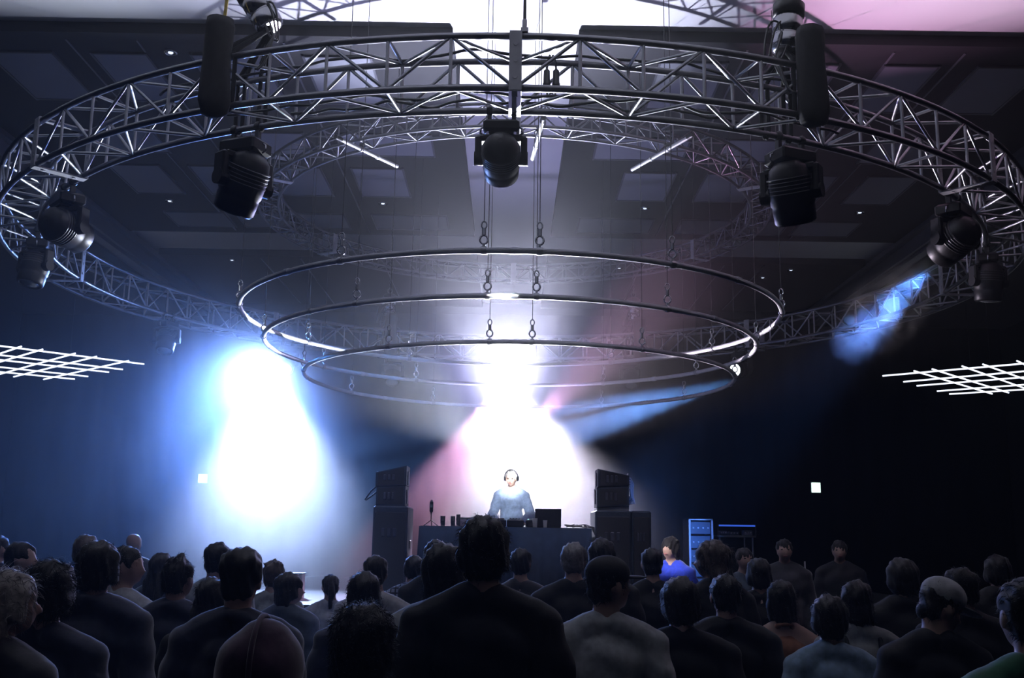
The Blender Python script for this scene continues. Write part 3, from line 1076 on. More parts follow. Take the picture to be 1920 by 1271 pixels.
def person_at(loc, height, label, yaw=0, hyaw=0, nod=0, hair='short', hcol='black', top='jacket', tcol='black', bcol='black', wide=1.0,
              arms=None, fuzz=150, vox=0.018, face=False, fl=0.03, seed=1, group='audience standing in front of the stage', extra=None, curl=0.5):
    rng = random.Random(seed)
    root = empty('person', loc, label, 'person', group, math.radians(yaw))
    k = height / 1.765
    SC = Matrix.Scale(k, 4)
    A = arms or ARM0
    W = wide
    hr = headrot(hyaw, nod)
    # ---- body: one continuous skin
    b = MB()
    h = add_head(b, hr, face)
    for s in (-1, 1):
        b.cap((s * .145 * W, -.01, 1.425), (s * .035, -.018, 1.49), .05, .05, 10)
    b.ell((0, 0, 1.31), (.165 * W, .112, .17))
    b.ell((0, 0, 1.12), (.14 * W, .10, .17))
    b.ell((0, -.005, .97), (.165 * W, .115, .14))
    b.cap((-.15 * W, -.01, 1.405), (.15 * W, -.01, 1.405), .058, .058)
    for s in (-1, 1):
        el, wr, hd = A[s]
        sh = Vector((s * .185 * W, -.01, 1.395))
        el = Vector((el.x * W if arms is None else el.x, el.y, el.z))
        wr = Vector((wr.x * W if arms is None else wr.x, wr.y, wr.z))
        b.cap(sh, el, .052, .040)
        b.cap(el, wr, .042, .026)
        hand(b, wr, hd, -s if arms is None else s, Vector((-s, 0, 0)) if arms is None else Vector((0, 0, 1)), curl)
        b.cap((s * .085, 0, .93), (s * .10, .015, .50), .088, .058)
        b.cap((s * .10, .01, .50), (s * .105, -.02, .10), .058, .040)
        b.ell((s * .107, .05, .045), (.042, .125, .042))
    me = blob(b, vox, 3)
    me.transform(SC)
    link_mesh(me, 'body', SKIN, root)
    # ---- top
    t = MB()
    inf = {'tee': .019, 'long': .022, 'jacket': .032, 'hood': .032, 'tank': .012}[top]
    t.ell((0, 0, 1.31), (.165 * W + inf, .112 + inf, .17))
    t.ell((0, 0, 1.12), (.145 * W + inf, .10 + inf, .2))
    t.ell((0, -.005, .96), (.165 * W + inf, .115 + inf, .13))
    if top != 'tank':
        t.cap((-.15 * W, -.01, 1.405), (.15 * W, -.01, 1.405), .058 + inf * .8)
        for s in (-1, 1):
            t.cap((s * .145 * W, -.01, 1.425), (s * .042, -.022, 1.475), .052 + inf, .055 + inf * .7, 10)
            el, wr, hd = A[s]
            el = Vector((el.x * W if arms is None else el.x, el.y, el.z))
            wr = Vector((wr.x * W if arms is None else wr.x, wr.y, wr.z))
            sh = Vector((s * .185 * W, -.01, 1.395))
            if top == 'tee':
                t.cap(sh, sh.lerp(el, .62), .056 + inf, .056 + inf)
            else:
                t.cap(sh, el, .054 + inf, .044 + inf)
                t.cap(el, wr.lerp(el, .06), .046 + inf, .032 + inf)
    else:
        for s in (-1, 1):
            t.cap((s * .10, -.05, 1.36), (s * .085, -.02, 1.46), .022, .022, 8)
        for i in range(14):
            a = 2 * PI * i / 14
            a2 = 2 * PI * (i + 1) / 14
            q = lambda a: Vector((.066 * math.cos(a), -.02 + .062 * math.sin(a), 1.482 - .028 * math.sin(a)))
            t.cap(q(a), q(a2), .017, .017, 8)
    if top == 'jacket':
        for i in range(12):
            a = 2 * PI * i / 12
            a2 = 2 * PI * (i + 1) / 12
            q = lambda a: Vector((.068 * math.cos(a), -.018 + .066 * math.sin(a), 1.495 - .02 * math.sin(a)))
            t.cap(q(a), q(a2), .02, .02, 8)
    if top == 'hood':
        t.ell((0, -.10, 1.46), (.12, .07, .07))
    me = blob(t, max(vox, .014), 3)
    # soft cloth folds
    push(me, lambda x, y, z: .004 * np.sin(x * 38 + 9 * z + seed) * np.sin(z * 21 + seed * 2) + .004 * np.sin(z * 47 + x * 13))
    me.transform(SC)
    nm = {'tee': 'tee_shirt', 'long': 'shirt', 'jacket': 'jacket', 'hood': 'hooded_top', 'tank': 'tank_top'}[top]
    link_mesh(me, nm, MATS[tcol] if tcol in MATS else cloth(tcol), root)
    # ---- trousers and shoes
    t = MB()
    t.ell((0, -.005, .96), (.168 * W, .12, .12))
    for s in (-1, 1):
        t.cap((s * .085, 0, .92), (s * .10, .015, .50), .102, .074)
        t.cap((s * .10, .01, .50), (s * .105, -.02, .12), .074, .062)
    me = blob(t, .024, 2)
    me.transform(SC)
    link_mesh(me, 'trousers', cloth(bcol), root)
    for s in (-1, 1):
        t = MB().ell((s * .107, .05, .05), (.05, .135, .05)).rbox((s * .107, .05, .012), (.09, .26, .024), .01)
        me = blob(t, .015, 1)
        me.transform(SC)
        link_mesh(me, 'shoe', BLACKP, root)
    # ---- hair
    g = MB()

    def he(x, y, z, r):
        g.ell(h(x, y, z), r, hr, 18, 12)

    def hcap(p, q, r1, r2):
        g.cap(h(*p), h(*q), r1, r2, 12)
    big = 1.0
    zmin = None
    if hair in ('short', 'cap', 'spiky', 'bun', 'pony', 'beanie'):
        he(0, -.014, .022, (.084, .099, .086))
        he(0, -.05, -.035, (.07, .052, .06))
        if hair == 'spiky':
            for i in range(26):
                a, e = rng.uniform(0, 2 * PI), rng.uniform(.5, 1.5)
                d = Vector((math.cos(a) * math.cos(e), math.sin(a) * math.cos(e), math.sin(e)))
                p = Vector((0, -.014, .022)) + Vector((d.x * .075, d.y * .09, d.z * .078))
                q = p + d * rng.uniform(.02, .04) + Vector((rng.uniform(-.01, .01), .008, .0))
                hcap(p, q, .018, .005)
        if hair == 'bun':
            he(0, -.08, .075, (.04, .04, .035))
        if hair == 'pony':
            hcap((0, -.10, .02), (0, -.125, -.05), .028, .034)
            hcap((0, -.125, -.05), (0, -.11, -.20), .034, .014)
        if hair == 'beanie':
            he(0, -.016, .045, (.088, .10, .082))
    elif hair in ('bowl', 'bob', 'long', 'fluffy', 'mop'):
        q = {'bowl': 1.05, 'bob': 1.06, 'long': 1.06, 'fluffy': 1.14, 'mop': 1.26}[hair]
        he(0, -.014, .02, (.085 * q, .101 * q, .088 * q))
        for s in (-1, 1):
            he(s * .056, -.012, -.03, (.036 * q, .072 * q, .056 * q))
        he(0, -.05, -.045, (.076 * q, .056 * q, .068 * q))
        if hair in ('bob', 'long', 'mop'):
            for s in (-1, 1):
                hcap((s * .058, -.02, -.03), (s * .064, -.03, -.115), .034 * q, .026)
            he(0, -.06, -.08, (.074 * q, .046, .07))
        if hair == 'long':
            for s in (-1, 0, 1):
                hcap((s * .05, -.06, -.08), (s * .065, -.10, -.24), .045, .04)
                hcap((s * .065, -.10, -.24), (s * .07, -.10, -.34), .04, .018)
    elif hair == 'bald':
        he(0, -.03, -.03, (.078, .078, .045))
    elif hair == 'none':
        pass
    if g.v:
        me = blob(g, min(vox, .012), 2)
        ph = [rng.uniform(0, 6) for _ in range(4)]
        push(me, lambda x, y, z: .006 * np.sin(x * 62 + ph[0] + 2 * np.sin(z * 20)) * np.sin(y * 50 + ph[1]) + .0035 * np.sin(x * 190 + z * 40 + ph[2]))
        if fuzz:
            V, F = strands(me, fuzz, fl, rng)
            me2 = merge(me, V, F, 'hair')
            bpy.data.meshes.remove(me)
            me = me2
        me.transform(SC)
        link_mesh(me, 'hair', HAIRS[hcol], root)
    if hair == 'cap':
        cp = MB()
        cp.ell(h(0, -.008, .045), (.09, .106, .078), hr, 22, 14)
        me = blob(cp, .01, 1)
        br = MB().ell(h(0, .115, .028), (.075, .075, .008), hr, 20, 8)
        o2 = len(me.vertices)
        me = merge(me, br.v, br.f, 'cap')
        me.transform(SC)
        link_mesh(me, 'cap', cloth('black'), root)
    if hair == 'hood' or top == 'hoodup':
        pass
    if face:
        for s in (-1, 1):
            e = MB().ell(h(s * .03, .079, .002), (.012, .008, .007), hr, 12, 8)
            me = e.mesh('eye')
            me.transform(SC)
            link_mesh(me, 'eye', EYE, root)
        e = MB().ell(h(0, .096, -.062), (.022, .009, .007), hr, 12, 8)
        me = e.mesh('lips')
        me.transform(SC)
        link_mesh(me, 'lips', LIP, root)
    if extra:
        extra(root, k, h, hr)
    return root


def extra_part(root, k, mb, name, m, rem=None):
    me = blob(mb, rem, 2) if rem else mb.mesh(name)
    me.transform(Matrix.Scale(k, 4))
    o = link_mesh(me, name, m, root)
    return o


def crowd(px, py, wpx, label, hw=1.0, z0=0.0, **kw):
    depth = 0.178 * hw * FPX / wpx
    p = at(px, py, depth)
    vox = .013 if depth < 5 else (.018 if depth < 8 else .024)
    kw.setdefault('vox', vox)
    kw.setdefault('seed', int(px) * 7 + int(py))
    kw.setdefault('fuzz', 900 if depth < 3.2 else (700 if depth < 6 else 200))
    return person_at(Vector((p.x, p.y, z0)), p.z - z0, label, **kw)


def straps(col, wdt=.022, back=True):
    def fn(root, k, h, hr):
        for s in (-1, 1):
            mb = MB()
            pts = [Vector((s * .095, .10, 1.30)), Vector((s * .10, .06, 1.44)), Vector((s * .10, -.02, 1.492)), Vector((s * .095, -.09, 1.44)), Vector((s * .085, -.145, 1.32)), Vector((s * .08, -.15, 1.15))]
            mb.tube(pts, wdt * .6, 8)
            extra_part(root, k, mb, 'strap', cloth(col))
    return fn


def hood_up(root, k, h, hr):
    mb = MB()
    mb.ell(h(.01, -.03, .018), (.112, .122, .115), hr, 20, 14)
    mb.ell(h(0, -.085, -.075), (.120, .085, .10), hr, 18, 12)
    mb.cap(h(-.12, -.03, -.12), h(.12, -.03, -.12), .07, .07)
    mb.ell(h(.015, -.03, .055), (.085, .10, .088), hr, 18, 12)
    me = blob(mb, .012, 2)
    push(me, lambda x, y, z: .004 * np.sin(x * 30 + z * 18) * np.sin(z * 33 + y * 20))
    me.transform(Matrix.Scale(k, 4))
    link_mesh(me, 'hood', cloth('plum'), root)
    seam = MB()
    seam.tube([h(.012, -.03 + .125 * math.cos(t), .022 + .128 * math.sin(t)) for t in np.linspace(.5, 3.3, 26)], .007, 8)
    extra_part(root, k, seam, 'hood_seam', cloth('plum'))
    for zz, yy, wd in ((-.07, -.150, .085), (-.105, -.165, .11), (-.135, -.165, .13)):
        fold = MB()
        fold.tube([h(wd * math.sin(t), yy + .06 * (1 - math.cos(t)), zz + .02 * math.cos(2 * t)) for t in np.linspace(-1.4, 1.4, 18)], .013, 8)
        extra_part(root, k, fold, 'hood_fold', cloth('plum'))


# ---- the crowd, seen from behind, left to right
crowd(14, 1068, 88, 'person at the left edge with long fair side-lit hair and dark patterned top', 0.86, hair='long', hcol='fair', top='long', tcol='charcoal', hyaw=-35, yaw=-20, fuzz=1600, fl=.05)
crowd(97, 1053, 90, 'person with dark fluffy collar-length hair, beside the fair-haired head at the left edge', 0.98, hair='fluffy', hcol='black', top='long', tcol='navy', fl=.045, fuzz=1200)
crowd(40, 1014, 52, 'dim person behind the fluffy dark head, turned right, a bright glint on the face', 1.0, hair='short', top='jacket', tcol='black', hyaw=-60, yaw=-20)
crowd(-2, 1003, 40, 'person cut by the left edge behind the others, only a lit cheek showing', 1.0, hair='short', top='tee', tcol='black', hyaw=-40)
crowd(188, 1014, 82, 'person with black bowl-cut hair and dark collared jacket, left of the bright flare', 1.06, hair='bowl', top='jacket', tcol='navy')
crowd(163, 1004, 54, 'dim reddish-haired person just behind the bowl-cut head', 1.2, hair='fluffy', hcol='brown', top='tee', tcol='charcoal')
crowd(237, 1022, 62, 'person in profile facing right with a white shirt, beyond the bowl-cut head', 1.0, hair='short', top='tee', tcol='white', hyaw=-70, yaw=-25)
crowd(251, 997, 30, 'far person with a bright bare scalp, above the profile in the white shirt', 0.95, hair='none', top='tee', tcol='charcoal', hyaw=-20, fuzz=0)
crowd(303, 1036, 50, 'hazy blue person with long straight hair, left of the spiky head', 1.08, hair='long', top='long', tcol='slate', hyaw=-20)
crowd(335, 1046, 68, 'person with spiky rim-lit hair and dark blue jacket', 1.05, hair='spiky', top='jacket', tcol='navy', hyaw=-18, fl=.03, fuzz=800)
crowd(409, 1015, 56, 'hazy pale person with short round hair, against the white flare', 1.02, hair='short', top='tee', tcol='grey')
crowd(399, 1083, 74, 'person with dark long hair half hidden behind the tall dark head under the flare', 1.06, hair='long', top='long', tcol='black')
crowd(454, 1032, 92, 'person with tall dark rounded hair and turned-up rim-lit collar, under the bright flare', 1.06, hair='beanie', top='jacket', tcol='navy', fl=.012)
crowd(514, 1052, 50, 'hazy person with tousled hair just right of the tall dark head', 1.05, hair='spiky', hcol='brown', top='tee', tcol='grey', hyaw=-30)
crowd(541, 1073, 58, 'person in profile with a smooth bob and dark blue coat, right of the flare', 1.08, hair='bob', top='jacket', tcol='slate', hyaw=-55, yaw=-15)
crowd(621, 1076, 48, 'hazy person with tied-back hair and white top, between the bob and the twin heads', 1.1, hair='pony', top='tee', tcol='white', hyaw=15)
crowd(705, 1040, 58, 'person with tilted short hair and a broad white shirt, behind the round dark bowl cut', 1.05, hair='short', top='tee', tcol='white', hyaw=10, wide=1.05)
crowd(683, 1071, 75, 'person with a round smooth bowl cut in front of the white shirt', 1.08, hair='bowl', top='tee', tcol='navy')
crowd(683, 1141, 148, 'nearest person with a big mop of dark hair, bottom edge left of the middle', 1.30, hair='mop', top='long', tcol='black', fuzz=2600, fl=.04)
crowd(487, 1184, 196, 'person in a dark plum hood at the bottom edge, in front of the turned-up collar', 1.28, hair='none', top='hood', tcol='plum', fuzz=0, extra=hood_up, wide=1.05)
crowd(776, 1040, 46, 'far person in a plaid shirt beside the left end of the performer table', 1.05, hair='short', top='long', tcol='plaid_cloth', hyaw=-20, wide=1.1)
crowd(818, 1012, 52, 'person mostly hidden behind the long-haired head with the light grey shirt', 1.05, hair='bowl', top='tee', tcol='black')
crowd(833, 1018, 88, 'person with neck-length rim-lit hair and light grey shirt, left of the tallest head', 1.08, hair='bob', top='tee', tcol='grey', hyaw=-12, wide=1.1, fuzz=800)
crowd(908, 967, 100, 'tallest person in black, with parted dark hair, in the middle of the crowd', 1.06, hair='bowl', top='tee', tcol='black', wide=1.12, fuzz=800)
crowd(976, 1027, 48, 'person with dark hair right behind the tallest one, before the table', 1.02, hair='short', top='tee', tcol='charcoal')
crowd(1075, 1015, 56, 'person with short grey hair and black top, before the right end of the table', 1.02, hair='short', hcol='grey', top='tee', tcol='black', wide=1.1)
crowd(1128, 1011, 58, 'person with dark curly hair before the right loudspeaker stack', 1.14, hair='fluffy', top='tee', tcol='black', fl=.04)
crowd(1135, 1046, 84, 'person in a dark cap turned right and a loose pale grey long-sleeved shirt', 1.04, hair='cap', top='long', tcol='ash', hyaw=-62, wide=1.08)
crowd(1222, 1026, 50, 'dark-haired person between the pale grey shirt and the bright blue one', 1.04, hair='short', top='tee', tcol='black')
crowd(1338, 1013, 62, 'person with long wavy dark hair turned left, right of the bright blue top', 1.10, hair='long', hcol='brown', top='long', tcol='black', hyaw=50, yaw=15, fl=.05, fuzz=800)
crowd(1275, 1084, 84, 'dark broad person in black in front of the bright blue top', 1.10, hair='fluffy', top='long', tcol='black', wide=1.15)
crowd(1360, 1075, 74, 'dark person right of the broad one in black, below the long wavy hair', 1.06, hair='short', top='jacket', tcol='black', wide=1.1)
crowd(1422, 1046, 52, 'person with round dark hair against the blue haze at the right of the stage', 1.04, hair='bowl', top='tee', tcol='black')
crowd(1464, 1088, 68, 'person in a rust-brown strappy top with dark shoulder-length hair', 1.08, hair='bob', top='tank', tcol='brown', wide=1.05)
crowd(1604, 1088, 72, 'person in a light grey shirt with dark bag straps, right of the rust-brown top', 1.08, hair='bob', top='tee', tcol='grey', extra=straps('black'), hyaw=-20)
crowd(1553, 1118, 80, 'dark person with pale blue sleeves between the rust-brown top and the strapped shirt', 1.1, hair='fluffy', top='tee', tcol='sky')
crowd(1690, 1048, 64, 'dark person with bushy hair left of the tilted pale cap', 1.12, hair='fluffy', top='jacket', tcol='black')
crowd(1800, 1062, 70, 'dark person with short hair right of the tilted pale cap', 1.05, hair='short', top='jacket', tcol='black', hyaw=30)
crowd(1868, 1040, 52, 'dim person in black standing far at the right edge', 1.05, hair='bowl', top='jacket', tcol='black')
crowd(1925, 1080, 130, 'person at the right edge with green-rimmed shoulder', 1.1, hair='short', top='long', tcol='green', wide=1.1)


def pale_cap(root, k, h, hr):
    mb = MB()
    mb.ell(h(0, -.008, .05), (.092, .108, .078), hr, 22, 14)
    extra_part(root, k, mb, 'cap', cloth('white'), .01)
    extra_part(root, k, MB().ell(h(0, .12, .03), (.078, .078, .008), hr, 20, 8), 'cap_brim', cloth('white'))


crowd(1742, 1082, 80, 'person bending under a tilted pale cap among the dark heads at the right', 0.99, hair='short', top='long', tcol='black', hyaw=-75, nod=-25, extra=pale_cap)
# ---- people facing the audience
crowd(1258, 1006, 35, 'person facing left with a brightly lit face and vivid blue top, right of the loudspeakers', 1.06, hair='bob', top='long', tcol='blue', yaw=150, hyaw=-10, face=True, group='staff at the side of the stage')
crowd(1573, 1012, 32.5, 'dim person in black with a pale face beside the exit sign, far right', 1.04, hair='short', top='jacket', tcol='black', yaw=165, face=True, group='staff at the side of the stage')
crowd(1470, 1010, 34.5, 'barely visible person in dark clothes before the folding stand at the right', 1.04, hair='short', top='jacket', tcol='charcoal', yaw=170, face=True, group='staff at the side of the stage')
crowd(1395, 1026, 37, 'barely visible shorter person in slate top before the gear table', 1.04, hair='short', top='tee', tcol='slate', yaw=190, face=True, group='staff at the side of the stage')


# ---- the performer
def headphones(root, k, h, hr):
    mb = MB()
    mb.tube([h(.092 * math.cos(t), -.005, .012 + .098 * math.sin(t)) for t in np.linspace(0, PI, 20)], .009, 8)
    for s in (-1, 1):
        mb.lathe([(.02, -.012), (.034, -.01), (.038, .004), (.03, .016), (.01, .018)], h(s * .088, -.002, -.012), hr @ Vector((s, 0, 0)), 18)
    extra_part(root, k, mb, 'headphones', BLACKP)


DJ = at(960, 880, 12.92)
PERF_ARMS = {-1: (Vector((-.27, .08, 1.13)), Vector((-.15, .36, 1.03)), Vector((.35, 1, -.25))),
             1: (Vector((.265, .05, 1.13)), Vector((.18, .33, 1.01)), Vector((-.3, 1, -.15)))}
person_at(Vector((DJ.x, DJ.y, SZ)), 1.56, 'performer in a loose blue-grey long-sleeved top, bending over the table on stage, face lit white', yaw=180, hyaw=-12, nod=-14, hair='short', hcol='pale',
          top='long', tcol='denim', arms=PERF_ARMS, fuzz=120, vox=.0085, face=True, seed=5, group='people on the stage', extra=headphones, wide=.96, curl=.7)
# ================================================================== STAGE THINGS
# ---- performer table
TY = 12.0
xa, xb = at(787, 987, TY).x, at(1108, 990, TY).x
TZ = 1.80
tb = empty('performer_table', ((xa + xb) / 2, TY + .3, SZ), 'long table draped in haze-tinted dark cloth in the middle of the stage', 'table')
sub(MB().rbox(((xa + xb) / 2, TY + .3, TZ - .02), (xb - xa, .6, .04), .012), 'table_top', BLACKF, tb)
vs_, fs = [], []
per = []
for i in range(90):
    per.append((xa + (xb - xa) * i / 89, TY, 0, -1))
for i in range(1, 40):
    per.append((xb, TY + .6 * i / 39, 1, 0))
per = [(xa, TY + .6 * (39 - i) / 39, -1, 0) for i in range(39)] + per
for i, (x, y, nx, ny) in enumerate(per):
    q = .016 * math.sin(i * .55) + .008 * math.sin(i * 1.4)
    vs_ += [(x + nx * .004, y + ny * .004, TZ - .004), (x + nx * (.01 + q * .4), y + ny * (.01 + q * .4), TZ - .35), (x + nx * (.02 + q), y + ny * (.02 + q), SZ + .01)]
for i in range(len(per) - 1):
    for j in range(2):
        fs.append((i * 3 + j, i * 3 + 3 + j, i * 3 + 4 + j, i * 3 + 1 + j))
m_ = MB().add(vs_, fs, True)
so_ = sub(m_, 'drape', mat('dark_blue_cloth', (0.022, 0.045, 0.095), 0.9, 0, 0.15, 10), tb)  # dark cloth colour tinted blue in place of the haze
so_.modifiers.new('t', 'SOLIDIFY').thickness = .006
for sx in (xa + .08, xb - .08):
    for yy in (TY + .08, TY + .52):
        sub(MB().cyl((sx, yy, SZ), (sx, yy, TZ - .04), .018, 10), 'leg', BLACKM, tb)


def on_table(px, dy=.25):
    return Vector((at(px, 985, TY + dy).x, TY + dy, TZ))


# recorder on a small tripod
p = on_table(808, .12)
r = empty('tripod_recorder', p, 'slim black recorder on a small tripod at the left end of the table', 'recorder')
for a in (90, 210, 330):
    d = Vector((math.cos(math.radians(a)), math.sin(math.radians(a)), 0))
    sub(MB().cyl(p + d * .085 + Vector((0, 0, .006)), p + Vector((0, 0, .065)), .005, 8).ell(p + d * .085 + Vector((0, 0, .006)), .008), 'leg', BLACKM, r)
sub(MB().cyl(p + Vector((0, 0, .05)), p + Vector((0, 0, .15)), .006, 10).ell(p + Vector((0, 0, .15)), .012), 'stem', BLACKM, r)
sub(MB().rbox(p + Vector((0, 0, .215)), (.042, .024, .125), .008), 'recorder_body', BLACKP, r)
sub(MB().rbox(p + Vector((0, -.013, .225)), (.028, .004, .035), .002), 'screen', mat('pale_screen', (.2, .3, .3), .2), r)
mm = MB()
for s in (-1, 1):
    mm.cyl(p + Vector((s * .012, 0, .275)), p + Vector((-s * .004, 0, .295)), .009, 10)
sub(mm, 'microphone', STEEL, r)
for i, (px, hh, rr, lab) in enumerate(((830, .115, .030, 'clear tumbler next to the tripod recorder'), (849, .115, .028, 'clear tumbler, left one of the close pair on the table'), (859, .135, .026, 'clear tall tumbler, right one of the close pair on the table'),
                                       (1003, .105, .030, 'white paper cup in front of the laptop, nearer the performer'), (1022, .085, .026, 'white small cup in front of the middle of the laptop'))):
    p = on_table(px, .18)
    wht = i > 2
    r = empty('cup' if wht else 'drinking_glass', p, lab, 'cup' if wht else 'glass', 'cups and glasses on the performer table')
    sub(MB().lathe([(rr * .8, 0), (rr * .82, .004), (rr, hh), (rr - .003, hh), (rr * .8 - .003, .008), (.001, .008)], p, None, 20), 'tumbler_wall', WHITEP if wht else GLASS, r)
    if not wht:
        sub(MB().lathe([(rr * .78, .009), (rr * .86, hh * .45), (.001, hh * .45)], p, None, 18), 'drink', mat('pale_drink', (.5, .55, .6), .1), r)
# clear case
p = on_table(886, .40)
r = empty('storage_case', p, 'low translucent case lying on the table left of the performer', 'case')
sub(MB().rbox(p + Vector((0, 0, .045)), (.30, .2, .09), .012), 'case_body', mat('translucent_plastic', (.45, .4, .5), .3), r)
sub(MB().rbox(p + Vector((0, 0, .098)), (.31, .21, .016), .006), 'lid', WHITEP, r)
# mixer and two players
for px, nm, lab in ((933, 'media_player', 'dark media player with a round platter, on the performer left of the mixer'), (966, 'mixer', 'dark mixer with small lit knobs in front of the performer'), (1002, 'media_player', 'dark media player with a round platter, right of the mixer')):
    p = on_table(px, .38)
    r = empty(nm, p, lab, 'mixer' if nm == 'mixer' else 'player')
    sub(MB().rbox(p + Vector((0, 0, .045)), (.20, .30, .085), .012), 'case', BLACKP, r)
    if nm == 'mixer':
        for i in range(4):
            for j in range(3):
                q = p + Vector((-.06 + .04 * i, -.02 + .045 * j, .088))
                sub(MB().lathe([(.011, 0), (.010, .016), (.008, .02)], q, None, 12), 'knob', WHITEP if (i + j) % 3 == 0 else STEEL, r)
        for i in range(3):
            q = p + Vector((-.04 + .04 * i, -.10, .088))
            sub(MB().box(q + Vector((0, 0, .001)), (.004, .05, .002)).rbox(q + Vector((0, .01 * (i - 1), .008)), (.014, .022, .014), .003), 'fader', STEEL, r)
    else:
        sub(MB().lathe([(.078, 0), (.078, .014), (.07, .018), (.02, .018)], p + Vector((0, -.04, .088)), None, 30), 'platter', STEEL, r)
        sub(MB().rbox(p + Vector((0, .11, .094)), (.13, .06, .014), .004), 'display', mat('blue_display', (.05, .1, .3), .2, 0, .05, 5, emit=(.2, .45, 1), estr=.6), r)
        for i in range(2):
            sub(MB().lathe([(.012, 0), (.012, .006), (.010, .009)], p + Vector((-.075, -.10 + .035 * i, .088)), None, 12), 'button', mat('lit_button', (.1, .4, .3), .3, 0, .05, 5, emit=(.5, .9, 1), estr=.8), r)
# laptop, its back to the hall
p0, p1 = on_table(1003, .22), on_table(1052, .22)
p = (p0 + p1) / 2
r = empty('laptop', p, 'open dark laptop with its back to the hall, right of the performer', 'laptop')
wl = (p1 - p0).length
sub(MB().rbox(p + Vector((0, .12, .010)), (wl, .22, .016), .006), 'keyboard_base', BLACKP, r)
rt = Matrix.Rotation(math.radians(10), 3, 'X')
sub(MB().rbox(p + Vector((0, -.015, .115)), (wl, .010, .205), .004, rt), 'lid', mat('laptop_shell', (.02, .022, .025), .35, .3, .1, 8), r)
sub(MB().rbox(p + Vector((0, -.004, .118)), (wl - .02, .004, .185), .001, rt), 'screen', mat('laptop_screen', (.05, .06, .08), .2, 0, .05, 5, emit=(.6, .75, 1), estr=.5), r)
# cable bundle at the right end
mb = MB()
rng = random.Random(3)
b0, b1 = on_table(1062, .12), on_table(1100, .12)
for j in range(4):
    pts = []
    for i in range(26):
        t = i / 25
        pts.append(b0.lerp(b1, t) + Vector((.02 * math.sin(9 * t + j * 2), .05 * math.sin(6 * t + j) + .03 * j, .012 + .008 * j + .006 * math.sin(13 * t + j))))
    pts += [Vector((xb + .02 + .01 * j, TY + .1, TZ + .004)), Vector((xb + .055 + .01 * j, TY + .08, TZ - .08)), Vector((xb + .05, TY + .06, TZ - .40))]
    mb.tube(pts, .007, 6)
tag(mb.build('cable_bundle', CABLE), 'bundle of black cables trailing off the right end of the table', 'cables')


# ---- loudspeakers
def ports(mb, c, w, h, n=2):
    for i in range(n):
        mb.rbox(c + Vector((-w / 2 + w * (i + .5) / n, 0, 0)), (w / n * .62, .02, h), .008)


def sub_cab(x0, x1, y, z0, z1, label):
    w_, h_ = x1 - x0, z1 - z0
    r = empty('bass_speaker', ((x0 + x1) / 2, y + .35, z0), label, 'loudspeaker', 'loudspeaker stacks either side of the table')
    c = Vector(((x0 + x1) / 2, y, (z0 + z1) / 2))
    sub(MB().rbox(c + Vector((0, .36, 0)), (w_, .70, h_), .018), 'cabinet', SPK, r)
    sub(MB().rbox(c + Vector((0, .004, -.02)), (w_ - .04, .02, h_ - .10), .008), 'grille', GRILLE, r)
    mb = MB()
    ports(mb, c + Vector((-.01, -.008, .22 * h_)), w_ * .5, .10, 3)
    sub(mb, 'logo_plate', mat('port_metal', (.14, .14, .16), .35, .6, .1, 10), r)
    for s in (-1, 1):
        hm = MB().rbox(c + Vector((s * (w_ / 2 + .004), .36, .1)), (.012, .16, .09), .004)
        sub(hm, 'handle', BLACKM, r)
    return r


def top_cab(x0, x1, y, z0, zl, zr, zb, label):
    """wedge-shaped cabinet: left height z0..zl, right height zb..zr"""
    r = empty('wedge_speaker', ((x0 + x1) / 2, y + .25, min(z0, zb)), label, 'loudspeaker', 'loudspeaker stacks either side of the table')
    poly = [(x0, z0), (x1, zb), (x1, zr), (x0, zl)]
    mb = MB()
    cx = (x0 + x1) / 2
    cz = (z0 + zl + zr + zb) / 4

    def fr(sc, y0, y1, m):
        pp = [(cx + (u - cx) * sc, cz + (v - cz) * sc) for u, v in poly]
        m.prism(pp, y0, y1, lambda u, v, h: Vector((u, h, v)))
    fr(1.0, y + .015, y + .42, mb)
    fr(.96, y, y + .015, mb)
    mb.prism([(cx + (u - cx) * .8, cz + (v - cz) * .8) for u, v in poly], y + .42, y + .50, lambda u, v, h: Vector((u, h, v)))
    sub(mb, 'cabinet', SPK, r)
    g = MB()
    fr(.86, y - .006, y + .004, g)
    sub(g, 'grille', GRILLE, r)
    g = MB()
    ports(g, Vector((cx - .02, y - .010, cz)), (x1 - x0) * .42, abs(zl - z0) * .42, 3)
    sub(g, 'horn_slot', mat('port_metal', (.14, .14, .16), .35, .6, .1, 10), r)
    for s, xx in ((-1, x0), (1, x1)):
        sub(MB().rbox((xx + s * .006, y + .2, cz), (.012, .12, .16), .004), 'rigging_plate', STEEL, r)
    return r


Y = 12.0
e = lambda px, py: at(px, py, Y)
rx0, rxm, rx1 = e(1116, 960).x, e(1184, 960).x, e(1221, 960).x
rz = e(1165, 957).z
sub_cab(rx0, rxm - .004, Y, SZ, rz, 'wide black bass cabinet right of the table, under the wedge speakers')
sub_cab(rxm + .004, rx1, Y, SZ, rz, 'narrow black bass cabinet at the outer right end of the stack')
q = lambda px, py: e(px, py).z
top_cab(e(1120, 900).x, e(1180, 900).x, Y + .05, rz + .03, q(1120, 914), q(1180, 911), rz + .06, 'lower wedge speaker of the right stack, standing on the bass cabinet')
top_cab(e(1122, 900).x, e(1181, 900).x, Y + .05, q(1120, 914) + .008, q(1120, 878), q(1180, 891), q(1180, 911) + .008, 'upper wedge speaker of the right stack, its top sloping down to the right')
p = Vector(((e(1120, 900).x + e(1180, 900).x) / 2, Y + .3, rz))
sb = empty('speaker_foot', p, 'thin pale wedge foot under the lower speaker of the right stack', 'wedge')
